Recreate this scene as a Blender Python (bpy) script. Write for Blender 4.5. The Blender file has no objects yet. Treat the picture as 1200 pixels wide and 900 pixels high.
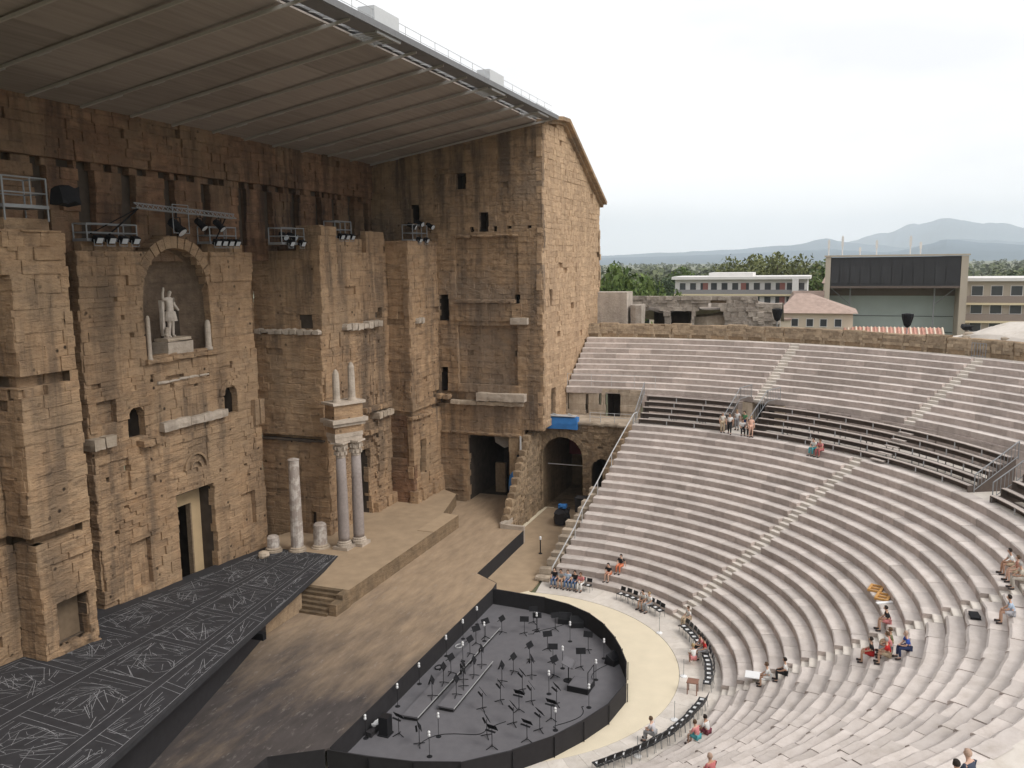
import bpy, bmesh, math, random
from mathutils import Vector, Matrix, noise
R = random.Random(7)
rad = math.radians
scene = bpy.context.scene
COL = scene.collection

# ---------------------------------------------------------------- camera
cam_pos = Vector((-44.03, -17.67, 23.30))
YAW, PITCH, ROLL, FPX = 0.3577, 0.1427, -0.0123, 996.3
fwd = Vector((math.cos(YAW) * math.cos(PITCH), math.sin(YAW) * math.cos(PITCH), -math.sin(PITCH)))
rgt = fwd.cross(Vector((0, 0, 1))).normalized()
upv = rgt.cross(fwd)
c_, s_ = math.cos(ROLL), math.sin(ROLL)
rgt, upv = rgt * c_ + upv * s_, upv * c_ - rgt * s_
cam = bpy.data.cameras.new('camera')
cam.sensor_width = 36.0
cam.lens = 36.0 * FPX / 1200.0
cam.clip_start = 0.5
cam.clip_end = 60000
cam_o = bpy.data.objects.new('camera', cam)
COL.objects.link(cam_o)
m3 = Matrix((rgt, upv, -fwd)).transposed()
cam_o.matrix_world = Matrix.Translation(cam_pos) @ m3.to_4x4()
scene.camera = cam_o

# ---------------------------------------------------------------- sky: bright overcast
SUN_AZ, SUN_EL = rad(256), rad(46)           # direction the light comes from (math angle in xy)
world = bpy.data.worlds.new('World')
scene.world = world
world.use_nodes = True
wn, wl = world.node_tree.nodes, world.node_tree.links
wn.clear()
w_out = wn.new('ShaderNodeOutputWorld')
w_bg = wn.new('ShaderNodeBackground')
w_sky = wn.new('ShaderNodeTexSky')
w_sky.sky_type = 'NISHITA'
w_sky.sun_disc = False
w_sky.sun_elevation = SUN_EL
w_sky.sun_rotation = math.pi / 2 - SUN_AZ
w_sky.dust_density = 3.0
w_tc = wn.new('ShaderNodeTexCoord')
w_map = wn.new('ShaderNodeMapping')
w_map.inputs['Scale'].default_value = (1.0, 1.0, 3.2)
w_no = wn.new('ShaderNodeTexNoise')
w_no.inputs['Scale'].default_value = 2.2
w_no.inputs['Detail'].default_value = 5
w_no.inputs['Roughness'].default_value = 0.5
w_rmp = wn.new('ShaderNodeValToRGB')
w_rmp.color_ramp.elements[0].position = 0.36
w_rmp.color_ramp.elements[0].color = (6.9, 6.9, 7.05, 1)
w_rmp.color_ramp.elements[1].position = 0.6
w_rmp.color_ramp.elements[1].color = (8.5, 8.4, 8.4, 1)
w_mix = wn.new('ShaderNodeMixRGB')
w_mix.inputs['Fac'].default_value = 0.94
wl.new(w_tc.outputs['Generated'], w_map.inputs['Vector'])
wl.new(w_map.outputs['Vector'], w_no.inputs['Vector'])
wl.new(w_no.outputs['Fac'], w_rmp.inputs['Fac'])
wl.new(w_sky.outputs['Color'], w_mix.inputs['Color1'])
wl.new(w_rmp.outputs['Color'], w_mix.inputs['Color2'])
wl.new(w_mix.outputs['Color'], w_bg.inputs['Color'])
w_bg.inputs['Strength'].default_value = 0.12
wl.new(w_bg.outputs['Background'], w_out.inputs['Surface'])

sun = bpy.data.lights.new('sun', 'SUN')
sun.energy = 1.5
sun.angle = rad(26)
sun.color = (1.0, 0.96, 0.9)
sun_o = bpy.data.objects.new('sun', sun)
COL.objects.link(sun_o)
sd = Vector((math.cos(SUN_EL) * math.cos(SUN_AZ), math.cos(SUN_EL) * math.sin(SUN_AZ), math.sin(SUN_EL)))
sun_o.rotation_euler = (-sd).to_track_quat('-Z', 'Y').to_euler()
sun_o.location = (0, 0, 90)

scene.view_settings.view_transform = 'Standard'
scene.view_settings.look = 'None'
scene.view_settings.exposure = 0.38
scene.view_settings.gamma = 1.0
scene.view_settings.use_curve_mapping = False
scene.cycles.max_bounces = 5
scene.cycles.diffuse_bounces = 3
scene.cycles.volume_bounces = 2
scene.cycles.use_denoising = True

def seen(p, margin=40):
    """distance to the camera when the point falls into the picture, else None (used to choose which stones are built singly)"""
    v = Vector(p) - cam_pos
    d = v.dot(fwd)
    if d < 1: return None
    x = 600 + FPX * v.dot(rgt) / d
    y = 450 - FPX * v.dot(upv) / d
    if -margin < x < 1200 + margin and -margin < y < 900 + margin: return d
    return None

# ---------------------------------------------------------------- object helpers
def tag(o, label=None, cat=None, group=None, kind=None):
    if label: o['label'] = label
    if cat: o['category'] = cat
    if group: o['group'] = group
    if kind: o['kind'] = kind
    return o

def empty(name, loc=(0, 0, 0), rz=0.0, label=None, cat=None, group=None, kind=None, parent=None):
    o = bpy.data.objects.new(name, None)
    o.empty_display_size = 0.2
    COL.objects.link(o)
    o.location = loc
    o.rotation_euler = (0, 0, rz)
    if parent: o.parent = parent
    return tag(o, label, cat, group, kind)

def copy_tree(o, parent=None):
    c = o.copy()
    COL.objects.link(c)
    if parent is not None: c.parent = parent
    for ch in [k for k in o.children]:
        copy_tree(ch, c)
    return c

class MB:
    """collects faces; build() links them as one mesh object"""
    def __init__(self):
        self.v, self.f, self.m = [], [], []
    def add(self, vs, fs, mi=0):
        b = len(self.v)
        self.v.extend([tuple(q) for q in vs])
        for i, fc in enumerate(fs):
            self.f.append([b + k for k in fc])
            self.m.append(mi[i] if isinstance(mi, (list, tuple)) else mi)
        return self
    def box(self, c, s, rz=0.0, mi=0, M=None, jit=0.0):
        hx, hy, hz = s[0] / 2, s[1] / 2, s[2] / 2
        vs = [Vector((x, y, z)) for z in (-hz, hz) for x, y in ((-hx, -hy), (hx, -hy), (hx, hy), (-hx, hy))]
        if jit: vs = [q + Vector((R.uniform(-jit, jit), R.uniform(-jit, jit), R.uniform(-jit, jit))) for q in vs]
        if M is None:
            M = Matrix.Rotation(rz, 3, 'Z')
        vs = [M @ q + Vector(c) for q in vs]
        return self.add(vs, [(0, 3, 2, 1), (4, 5, 6, 7), (0, 1, 5, 4), (1, 2, 6, 5), (2, 3, 7, 6), (3, 0, 4, 7)], mi)
    def bb(self, a, b, mi=0, jit=0.0):
        return self.box([(a[i] + b[i]) / 2 for i in range(3)], [abs(b[i] - a[i]) for i in range(3)], mi=mi, jit=jit)
    def bar(self, p, q, w, h=None, mi=0):
        """square bar from p to q"""
        p, q = Vector(p), Vector(q)
        h = h or w
        d = q - p
        L = d.length
        if L < 1e-6: return self
        x = d / L
        ref = Vector((0, 0, 1)) if abs(x.z) < .95 else Vector((0, 1, 0))
        y = ref.cross(x).normalized()
        z = x.cross(y)
        M = Matrix((x, y, z)).transposed()
        return self.box((p + q) / 2, (L, w, h), M=M, mi=mi)
    def tube(self, p, q, r, n=6, r2=None, mi=0, cap=True):
        p, q = Vector(p), Vector(q)
        r2 = r if r2 is None else r2
        d = (q - p).normalized()
        ref = Vector((0, 0, 1)) if abs(d.z) < .95 else Vector((1, 0, 0))
        x = ref.cross(d).normalized()
        y = d.cross(x)
        vs = []
        for c, rr in ((p, r), (q, r2)):
            for i in range(n):
                a = 2 * math.pi * i / n
                vs.append(c + (x * math.cos(a) + y * math.sin(a)) * rr)
        fs = [(i, (i + 1) % n, n + (i + 1) % n, n + i) for i in range(n)]
        if cap:
            fs += [tuple(range(n - 1, -1, -1)), tuple(range(n, 2 * n))]
        return self.add(vs, fs, mi)
    def lathe(self, prof, c=(0, 0, 0), n=14, mi=0, jit=0.0):
        vs, fs = [], []
        for (r, z) in prof:
            for i in range(n):
                a = 2 * math.pi * i / n
                rr = r * (1 + (R.uniform(-jit, jit) if jit else 0))
                vs.append((c[0] + rr * math.cos(a), c[1] + rr * math.sin(a), c[2] + z))
        for k in range(len(prof) - 1):
            for i in range(n):
                j = (i + 1) % n
                fs.append((k * n + i, k * n + j, (k + 1) * n + j, (k + 1) * n + i))
        fs.append(tuple(range(n - 1, -1, -1)))
        fs.append(tuple(range((len(prof) - 1) * n, len(prof) * n)))
        return self.add(vs, fs, mi)
    def prism(self, poly, z0, z1, mi=0, mtop=None):
        """poly counter-clockwise; z0, z1 numbers or functions of (x, y)"""
        n = len(poly)
        g0 = z0 if callable(z0) else (lambda x, y: z0)
        g1 = z1 if callable(z1) else (lambda x, y: z1)
        vs = [(x, y, g0(x, y)) for x, y in poly] + [(x, y, g1(x, y)) for x, y in poly]
        fs = [tuple(range(n - 1, -1, -1)), tuple(range(n, 2 * n))] + [(i, (i + 1) % n, n + (i + 1) % n, n + i) for i in range(n)]
        return self.add(vs, fs, [mi, mi if mtop is None else mtop] + [mi] * n)
    def build(self, name, mats, parent=None, smooth=False, **kw):
        me = bpy.data.meshes.new(name)
        me.from_pydata(self.v, [], self.f)
        if not isinstance(mats, (list, tuple)): mats = [mats]
        for m in mats: me.materials.append(m)
        if len(mats) > 1: me.polygons.foreach_set('material_index', self.m)
        if smooth: me.polygons.foreach_set('use_smooth', [True] * len(self.f))
        me.update()
        o = bpy.data.objects.new(name, me)
        COL.objects.link(o)
        if parent: o.parent = parent
        return tag(o, **kw)

def place(name, me, parent=None, loc=(0, 0, 0), rot=(0, 0, 0), scale=(1, 1, 1), **kw):
    o = bpy.data.objects.new(name, me)
    COL.objects.link(o)
    o.location, o.rotation_euler, o.scale = loc, rot, scale
    if parent: o.parent = parent
    return tag(o, **kw)

# ---------------------------------------------------------------- materials
def simple(name, col, rough=0.7, metal=0.0, noise_amt=0.12, nscale=6.0, bump=0.0, bscale=20.0, spec=0.3):
    m = bpy.data.materials.new(name)
    m.use_nodes = True
    nt = m.node_tree
    b = nt.nodes['Principled BSDF']
    b.inputs['Roughness'].default_value = rough
    b.inputs['Metallic'].default_value = metal
    b.inputs['Specular IOR Level'].default_value = spec
    if noise_amt > 0:
        geo = nt.nodes.new('ShaderNodeNewGeometry')
        n = nt.nodes.new('ShaderNodeTexNoise')
        n.inputs['Scale'].default_value = nscale
        n.inputs['Detail'].default_value = 5
        nt.links.new(geo.outputs['Position'], n.inputs['Vector'])
        oi = nt.nodes.new('ShaderNodeObjectInfo')
        ad = nt.nodes.new('ShaderNodeMath'); ad.operation = 'MULTIPLY_ADD'
        ad.inputs[1].default_value = 0.35
        nt.links.new(oi.outputs['Random'], ad.inputs[0])
        nt.links.new(n.outputs['Fac'], ad.inputs[2])
        mr = nt.nodes.new('ShaderNodeMapRange')
        mr.inputs['From Min'].default_value = 0.3
        mr.inputs['From Max'].default_value = 1.05
        mr.inputs['To Min'].default_value = 1 - noise_amt
        mr.inputs['To Max'].default_value = 1 + noise_amt
        nt.links.new(ad.outputs[0], mr.inputs['Value'])
        mx = nt.nodes.new('ShaderNodeMixRGB'); mx.blend_type = 'MULTIPLY'
        mx.inputs['Fac'].default_value = 1
        mx.inputs['Color1'].default_value = (*col, 1)
        nt.links.new(mr.outputs['Result'], mx.inputs['Color2'])
        nt.links.new(mx.outputs['Color'], b.inputs['Base Color'])
        if bump > 0:
            n2 = nt.nodes.new('ShaderNodeTexNoise')
            n2.inputs['Scale'].default_value = bscale
            n2.inputs['Detail'].default_value = 4
            nt.links.new(geo.outputs['Position'], n2.inputs['Vector'])
            bp = nt.nodes.new('ShaderNodeBump')
            bp.inputs['Strength'].default_value = bump
            bp.inputs['Distance'].default_value = 0.03
            nt.links.new(n2.outputs['Fac'], bp.inputs['Height'])
            nt.links.new(bp.outputs['Normal'], b.inputs['Normal'])
    else:
        b.inputs['Base Color'].default_value = (*col, 1)
    return m

def stone(name, light, dark, stain, streak=0.5, big=0.12, block=0.25, fine=4.0, bump=0.5, pit=0.0, stain_lo=0.52, stain_hi=0.75, second=None, strata=0.0):
    """weathered stone: light/dark mottling, per-block tone, vertical run-off streaks and patches of patina"""
    m = bpy.data.materials.new(name)
    m.use_nodes = True
    nt = m.node_tree
    N, Lk = nt.nodes, nt.links
    b = N['Principled BSDF']
    b.inputs['Roughness'].default_value = 0.95
    b.inputs['Specular IOR Level'].default_value = 0.15
    geo = N.new('ShaderNodeNewGeometry')
    oi = N.new('ShaderNodeObjectInfo')
    def nz(scale, detail=6, sc=(1, 1, 1), rough=0.6):
        mp = N.new('ShaderNodeMapping')
        mp.inputs['Scale'].default_value = sc
        Lk.new(geo.outputs['Position'], mp.inputs['Vector'])
        n = N.new('ShaderNodeTexNoise')
        n.inputs['Scale'].default_value = scale
        n.inputs['Detail'].default_value = detail
        n.inputs['Roughness'].default_value = rough
        Lk.new(mp.outputs['Vector'], n.inputs['Vector'])
        return n.outputs['Fac']
    def rng(x, a, bb, c, d):
        r = N.new('ShaderNodeMapRange')
        r.inputs['From Min'].default_value = a; r.inputs['From Max'].default_value = bb
        r.inputs['To Min'].default_value = c; r.inputs['To Max'].default_value = d
        Lk.new(x, r.inputs['Value'])
        return r.outputs['Result']
    def mix(f, c1, c2, bt='MIX'):
        x = N.new('ShaderNodeMixRGB'); x.blend_type = bt
        for k, q in (('Fac', f), ('Color1', c1), ('Color2', c2)):
            if isinstance(q, (int, float)): x.inputs[k].default_value = q
            elif isinstance(q, tuple): x.inputs[k].default_value = (*q, 1)
            else: Lk.new(q, x.inputs[k])
        return x.outputs['Color']
    col = mix(rng(nz(fine, 8), 0.3, 0.7, 0, 1), light, dark)
    if strata > 0:
        col = mix(rng(nz(1.0, 6, (0.45, 0.45, 3.4), 0.7), 0.5, 0.72, 0, strata), col, stain)
        col = mix(rng(nz(0.35, 4, rough=0.55), 0.42, 0.66, 0, strata * 0.7), col, dark)
    if second:
        col = mix(rng(nz(big * 1.7, 5), 0.48, 0.62, 0, 0.75), col, second)
    # tone of the single block
    tone = N.new('ShaderNodeMath'); tone.operation = 'ADD'
    Lk.new(geo.outputs['Random Per Island'], tone.inputs[0]); Lk.new(oi.outputs['Random'], tone.inputs[1])
    fr = N.new('ShaderNodeMath'); fr.operation = 'FRACT'
    Lk.new(tone.outputs[0], fr.inputs[0])
    col = mix(1.0, col, rng(fr.outputs[0], 0, 1, 1 - block, 1 + block * 0.6), 'MULTIPLY')
    # run-off streaks
    sx = nz(0.75, 5, (1, 1, 0.08), 0.65)
    pt = nz(big, 5)
    mu = N.new('ShaderNodeMath'); mu.operation = 'MULTIPLY'
    Lk.new(rng(sx, 0.45, 0.60, 0, 1), mu.inputs[0])
    Lk.new(rng(pt, 0.38, 0.6, 0.1, 1), mu.inputs[1])
    st = N.new('ShaderNodeMath'); st.operation = 'MULTIPLY'; st.inputs[1].default_value = streak; st.use_clamp = True
    Lk.new(mu.outputs[0], st.inputs[0])
    col = mix(st.outputs[0], col, stain)
    col = mix(rng(nz(1.3, 8, rough=0.7), stain_lo, stain_hi, 0, 0.55), col, stain)
    # pits and lichen specks
    if pit > 0:
        vo = N.new('ShaderNodeTexVoronoi'); vo.inputs['Scale'].default_value = 1.5
        Lk.new(geo.outputs['Position'], vo.inputs['Vector'])
        pm = N.new('ShaderNodeMath'); pm.operation = 'MULTIPLY'
        Lk.new(rng(vo.outputs['Distance'], 0.1, 0.2, 1, 0), pm.inputs[0])
        Lk.new(rng(nz(0.5, 3), 0.45, 0.6, 0, pit), pm.inputs[1])
        col = mix(pm.outputs[0], col, (0.05, 0.035, 0.025))
    Lk.new(col, b.inputs['Base Color'])
    if bump > 0:
        bp = N.new('ShaderNodeBump'); bp.inputs['Strength'].default_value = bump; bp.inputs['Distance'].default_value = 0.12
        hsum = N.new('ShaderNodeMath'); hsum.operation = 'MULTIPLY_ADD'; hsum.inputs[1].default_value = 1.4 if strata else 0.0
        Lk.new(nz(1.1, 5, (0.8, 0.8, 2.4), 0.6), hsum.inputs[0])
        Lk.new(nz(5.0, 9, (1, 1, 1.7), 0.7), hsum.inputs[2])
        Lk.new(hsum.outputs[0], bp.inputs['Height'])
        Lk.new(bp.outputs['Normal'], b.inputs['Normal'])
    return m

M = {}
M['wall'] = stone('wall_stone', (0.53, 0.365, 0.225), (0.365, 0.235, 0.138), (0.125, 0.093, 0.07), streak=0.85, block=0.09, pit=1.0, fine=1.5, bump=1.0, second=(0.39, 0.275, 0.175), strata=0.7)
M['wall_red'] = stone('dark_red_wall_stone', (0.33, 0.195, 0.12), (0.195, 0.112, 0.07), (0.065, 0.047, 0.038), streak=0.9, block=0.12, pit=0.8, fine=1.6, second=(0.25, 0.172, 0.11), bump=1.0, strata=0.8)  # darker and redder tone than the main wall stone
M['ret'] = stone('return_wall_stone', (0.475, 0.33, 0.205), (0.335, 0.225, 0.138), (0.12, 0.092, 0.072), streak=0.85, block=0.10, pit=0.6, fine=1.8, second=(0.28, 0.215, 0.16), bump=0.9, strata=0.6)
M['tower'] = stone('tower_stone', (0.56, 0.40, 0.26), (0.42, 0.285, 0.18), (0.24, 0.165, 0.11), streak=0.35, block=0.13, fine=2.4, bump=0.8, strata=0.3)
M['rubble'] = stone('rubble_stone', (0.42, 0.31, 0.20), (0.26, 0.185, 0.12), (0.15, 0.11, 0.08), streak=0.4, block=0.35, fine=4, bump=0.8)
M['niche'] = stone('shade_toned_niche_stone', (0.25, 0.185, 0.13), (0.15, 0.11, 0.08), (0.07, 0.055, 0.045), streak=0.8, block=0.1, fine=2, bump=0.6, strata=0.4)  # dark stone, its colour deepened further by the shadow inside the niches
M['backing'] = simple('wall_core', (0.16, 0.115, 0.075), 1.0, noise_amt=0.3, nscale=3)
M['inner'] = simple('shade_toned_interior', (0.075, 0.058, 0.045), 1.0, noise_amt=0.4, nscale=1.5)  # near-black colour carries the shade inside openings and grooves
M['tread'] = stone('seat_stone', (0.64, 0.58, 0.54), (0.54, 0.48, 0.44), (0.38, 0.33, 0.285), streak=0.15, big=0.2, block=0.17, fine=1.6, bump=0.35, stain_lo=0.52, stain_hi=0.74)
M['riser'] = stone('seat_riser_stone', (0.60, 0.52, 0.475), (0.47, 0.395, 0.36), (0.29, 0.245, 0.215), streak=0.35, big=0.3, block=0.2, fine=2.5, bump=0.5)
M['white'] = stone('white_marble', (0.60, 0.515, 0.43), (0.45, 0.38, 0.31), (0.22, 0.18, 0.145), streak=0.5, block=0.12, fine=2, bump=0.5, strata=0.3)
M['granite'] = stone('grey_granite', (0.36, 0.31, 0.285), (0.27, 0.235, 0.22), (0.20, 0.17, 0.16), streak=0.2, block=0.06, fine=5, bump=0.15)
M['mottled'] = stone('mottled_marble', (0.72, 0.67, 0.62), (0.62, 0.56, 0.5), (0.22, 0.16, 0.13), streak=0.3, block=0.1, fine=3, bump=0.3, stain_lo=0.44, stain_hi=0.52)
M['pale'] = stone('pale_block_stone', (0.56, 0.47, 0.37), (0.42, 0.34, 0.26), (0.2, 0.16, 0.12), streak=0.5, block=0.25, fine=3, bump=0.4)
M['sand'] = simple('cream_sand', (0.74, 0.65, 0.49), 1.0, noise_amt=0.07, nscale=1.2, bump=0.3, bscale=30)
M['pave'] = stone('orchestra_paving', (0.70, 0.645, 0.585), (0.60, 0.545, 0.485), (0.46, 0.40, 0.33), streak=0.0, block=0.1, fine=2, bump=0.15)
M['earth'] = simple('packed_earth', (0.40, 0.295, 0.195), 1.0, noise_amt=0.2, nscale=1.1, bump=0.4, bscale=14)
M['bank'] = stone('shade_toned_bank', (0.30, 0.215, 0.135), (0.19, 0.135, 0.085), (0.09, 0.07, 0.05), streak=0.6, block=0.2, fine=2, bump=0.8, strata=0.5)  # side faces coloured darker than the earth top to imitate shading
M['statue'] = stone('statue_marble', (0.66, 0.59, 0.52), (0.54, 0.47, 0.40), (0.3, 0.25, 0.2), streak=0.3, block=0.05, fine=4, bump=0.3)
M['black'] = simple('black_cloth', (0.028, 0.026, 0.028), 0.9, noise_amt=0.2, nscale=3)
M['pitfloor'] = simple('grey_pit_carpet', (0.145, 0.14, 0.15), 0.95, noise_amt=0.12, nscale=2.2)
M['blackpl'] = simple('black_painted_boards', (0.042, 0.041, 0.045), 0.8, noise_amt=0.25, nscale=2)
M['chalk'] = simple('white_chalk', (0.30, 0.30, 0.31), 1.0, noise_amt=0.7, nscale=6)
M['steel'] = simple('galvanised_steel', (0.30, 0.31, 0.32), 0.6, 0.4, noise_amt=0.12)
M['pipe'] = simple('grey_painted_pipe', (0.50, 0.50, 0.50), 0.6, 0.2, noise_amt=0.1)
M['lamp'] = simple('black_lamp_housing', (0.014, 0.014, 0.016), 0.8, noise_amt=0.2, spec=0.15)
M['lens'] = simple('lamp_glass', (0.5, 0.53, 0.56), 0.15, noise_amt=0.0, spec=0.8)
M['roofskin'] = None
M['plank'] = simple('weathered_plank', (0.44, 0.385, 0.35), 0.9, noise_amt=0.2, nscale=5, bump=0.3)
M['bldark'] = simple('dark_timber', (0.12, 0.095, 0.082), 0.95, noise_amt=0.25, nscale=3)
M['blue'] = simple('blue_tarpaulin', (0.045, 0.20, 0.52), 0.5, noise_amt=0.15, nscale=2)
M['plasblack'] = simple('black_plastic', (0.016, 0.016, 0.018), 0.45, noise_amt=0.1)
M['whiteplas'] = simple('white_plastic', (0.80, 0.80, 0.80), 0.5, noise_amt=0.05)

ORD = ['first', 'second', 'third', 'fourth', 'fifth', 'sixth', 'seventh', 'eighth', 'ninth', 'tenth', 'eleventh', 'twelfth', 'thirteenth', 'fourteenth', 'fifteenth', 'sixteenth', 'seventeenth', 'eighteenth', 'nineteenth', 'twentieth'] + ['twenty-' + w for w in ('first', 'second', 'third', 'fourth', 'fifth', 'sixth', 'seventh', 'eighth', 'ninth')]
def pic_x(p):
    v = Vector(p) - cam_pos
    return v.dot(rgt) / v.dot(fwd)
# ================================================================ SETTING: ground, orchestra, deck
gm = simple('plain_ground', (0.13, 0.135, 0.08), 1.0, noise_amt=0.35, nscale=0.012)
b = MB()
ng = 72
ring = [(0.0, 1), (60.0, 1), (400, 1), (2500, 1), (15500, 1)]
vs = [(0, 0, -0.12)]
for r_, _ in ring[1:]:
    vs += [(r_ * math.cos(2 * math.pi * i / ng), r_ * math.sin(2 * math.pi * i / ng), -0.12) for i in range(ng)]
fs = [(0, 1 + i, 1 + (i + 1) % ng) for i in range(ng)]
for k in range(len(ring) - 2):
    o0, o1 = 1 + k * ng, 1 + (k + 1) * ng
    fs += [(o0 + i, o1 + i, o1 + (i + 1) % ng, o0 + (i + 1) % ng) for i in range(ng)]
b.add(vs, fs)
b.build('ground', gm, kind='structure')

def arc(r, a0, a1, n, z=None, c=(0, 0)):
    out = []
    for i in range(n + 1):
        a = rad(a0 + (a1 - a0) * i / n)
        out.append((c[0] + r * math.cos(a), c[1] + r * math.sin(a)) if z is None else (c[0] + r * math.cos(a), c[1] + r * math.sin(a), z))
    return out

# sand of the orchestra and the earth lane to the arch
b = MB()
b.prism([(-14.5, 4.9), *[(x, y) for x, y in arc(10.62, -186, 8, 60)], (12, 3.3), (31.2, 6.3), (31, 9), (10, 9), (-14.5, 9)], -0.1, 0.0)
b.build('orchestra_floor', M['sand'], kind='structure')
b = MB()
b.prism([(10.9, 1.55), (14.0, 1.6), (31.0, 2.2), (31.0, 6.9), (9.0, 6.9), (9.0, 3.3)], -0.08, 0.006)
b.build('earth_lane', M['earth'], kind='structure')
# paving ring of single slabs in front of the first row
ring_o = empty('orchestra_paving', kind='structure')
a = 6.0
slab_me = []
for v in range(4):
    q = MB()
    da = 4.3
    n = 4
    inner = arc(10.64, -da / 2, da / 2, n)
    outer = arc(13.0, -da / 2, da / 2, n)
    q.prism(inner[::-1] + outer, -0.09, 0.0)
    q.f = [f[::-1] for f in q.f]
    me = q.build('tmp', M['pave']).data
    slab_me.append(me)
    bpy.data.objects.remove(bpy.data.objects['tmp'])
a = 4.0
while a > -176:
    place('paving_slab', R.choice(slab_me), ring_o, (0, 0, 0.008 + R.uniform(0, 0.006)), (0, 0, rad(a)), (1, 1, 1))
    a -= 4.34

# timber deck in front of the stage wall, painted from tan to charcoal
def deck_material():
    m = bpy.data.materials.new('painted_deck_boards')
    m.use_nodes = True
    nt = m.node_tree; N, L = nt.nodes, nt.links
    bs = N['Principled BSDF']; bs.inputs['Roughness'].default_value = 0.9; bs.inputs['Specular IOR Level'].default_value = 0.2
    g = N.new('ShaderNodeNewGeometry')
    sp = N.new('ShaderNodeSeparateXYZ'); L.new(g.outputs['Position'], sp.inputs[0])
    def nz(scale, sc, det=6, rot=0):
        mp = N.new('ShaderNodeMapping'); mp.inputs['Scale'].default_value = sc; mp.inputs['Rotation'].default_value = (0, 0, rot)
        L.new(g.outputs['Position'], mp.inputs['Vector'])
        n = N.new('ShaderNodeTexNoise'); n.inputs['Scale'].default_value = scale; n.inputs['Detail'].default_value = det
        n.inputs['Roughness'].default_value = 0.65
        L.new(mp.outputs['Vector'], n.inputs['Vector'])
        return n.outputs['Fac']
    s1 = nz(0.45, (0.35, 1.1, 1), 7, rad(-16))
    gx = N.new('ShaderNodeMapRange'); gx.inputs['From Min'].default_value = 9; gx.inputs['From Max'].default_value = -13
    gx.inputs['To Min'].default_value = -0.36; gx.inputs['To Max'].default_value = 0.40
    L.new(sp.outputs['X'], gx.inputs['Value'])
    ad = N.new('ShaderNodeMath'); ad.operation = 'ADD'; L.new(s1, ad.inputs[0]); L.new(gx.outputs['Result'], ad.inputs[1])
    mr = N.new('ShaderNodeMapRange'); mr.inputs['From Min'].default_value = 0.30; mr.inputs['From Max'].default_value = 0.85
    L.new(ad.outputs[0], mr.inputs['Value'])
    mx = N.new('ShaderNodeMixRGB'); mx.inputs['Color1'].default_value = (0.375, 0.275, 0.185, 1); mx.inputs['Color2'].default_value = (0.082, 0.070, 0.066, 1)
    L.new(mr.outputs['Result'], mx.inputs['Fac'])
    n2 = nz(1.0, (0.5, 1.6, 1), 7, rad(-16))
    mr2 = N.new('ShaderNodeMapRange'); mr2.inputs['From Min'].default_value = 0.35; mr2.inputs['From Max'].default_value = 0.7
    mr2.inputs['To Min'].default_value = 0.8; mr2.inputs['To Max'].default_value = 1.15
    L.new(n2, mr2.inputs['Value'])
    m2 = N.new('ShaderNodeMixRGB'); m2.blend_type = 'MULTIPLY'; m2.inputs['Fac'].default_value = 1
    L.new(mx.outputs['Color'], m2.inputs['Color1']); L.new(mr2.outputs['Result'], m2.inputs['Color2'])
    n3 = nz(2.2, (.7, 2.0, 1), 9, rad(-16))
    mr3 = N.new('ShaderNodeMapRange'); mr3.inputs['From Min'].default_value = 0.58; mr3.inputs['From Max'].default_value = 0.72; mr3.inputs['To Max'].default_value = 0.28
    L.new(n3, mr3.inputs['Value'])
    m3_ = N.new('ShaderNodeMixRGB'); m3_.inputs['Color2'].default_value = (0.45, 0.40, 0.36, 1)
    L.new(m2.outputs['Color'], m3_.inputs['Color1']); L.new(mr3.outputs['Result'], m3_.inputs['Fac'])
    L.new(m3_.outputs['Color'], bs.inputs['Base Color'])
    return m
M['deck'] = deck_material()
DECK = 1.1
deck_poly = [(-34, 5.9), (-15.2, 5.62), (-14.33, 5.57), (-12.92, 3.42), (-12.7, 3.28), (7.68, 3.28), (8.75, 3.42), (10.05, 5.40), (20.3, 5.55), (21.4, 7.15), (26.9, 7.4), (26.9, 9.0), (30.0, 9.0), (30.0, 13.6), (26.9, 13.6), (26.9, 15.0), (-34, 22.0)]
b = MB()
b.prism(deck_poly, DECK - 0.12, DECK)
deck = b.build('stage_deck', M['deck'], label='wide painted timber stage deck fading from tan to charcoal', cat='stage')
# black skirts hanging from the edge of the deck
def skirt(name, pts, z0, z1, parent, label=None):
    for (p, q) in zip(pts[:-1], pts[1:]):
        p, q = Vector((*p, 0)), Vector((*q, 0))
        d = (q - p)
        x = MB()
        n = max(1, int(d.length / 1.0))
        nrm = Vector((d.y, -d.x, 0)).normalized()
        vs, fs = [], []
        for i in range(n + 1):
            c = p + d * (i / n) + nrm * (0.03 + R.uniform(-0.012, 0.012))
            vs += [(c.x, c.y, z0), (c.x, c.y, z1)]
        for i in range(n + 1):
            c = p + d * (i / n) + nrm * 0.002
            vs += [(c.x, c.y, z0), (c.x, c.y, z1)]
        k = 2 * (n + 1)
        for i in range(n):
            fs += [(2 * i, 2 * i + 2, 2 * i + 3, 2 * i + 1), (k + 2 * i, k + 2 * i + 1, k + 2 * i + 3, k + 2 * i + 2), (2 * i + 1, 2 * i + 3, k + 2 * i + 3, k + 2 * i + 1)]
        fs += [(0, 1, k + 1, k), (2 * n, k + 2 * n, k + 2 * n + 1, 2 * n + 1)]
        x.add(vs, fs)
        x.build(name, M['black'], parent)
skirt('black_skirt', [(-34, 5.9), (-15.2, 5.62), (-14.33, 5.57), (-12.92, 3.42)], 0.0, DECK + 0.015, deck)
skirt('black_skirt', [(-12.7, 3.28), (7.68, 3.28), (8.75, 3.42), (10.05, 5.40), (20.3, 5.55)], 0.0, DECK + 0.015, deck)
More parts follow.
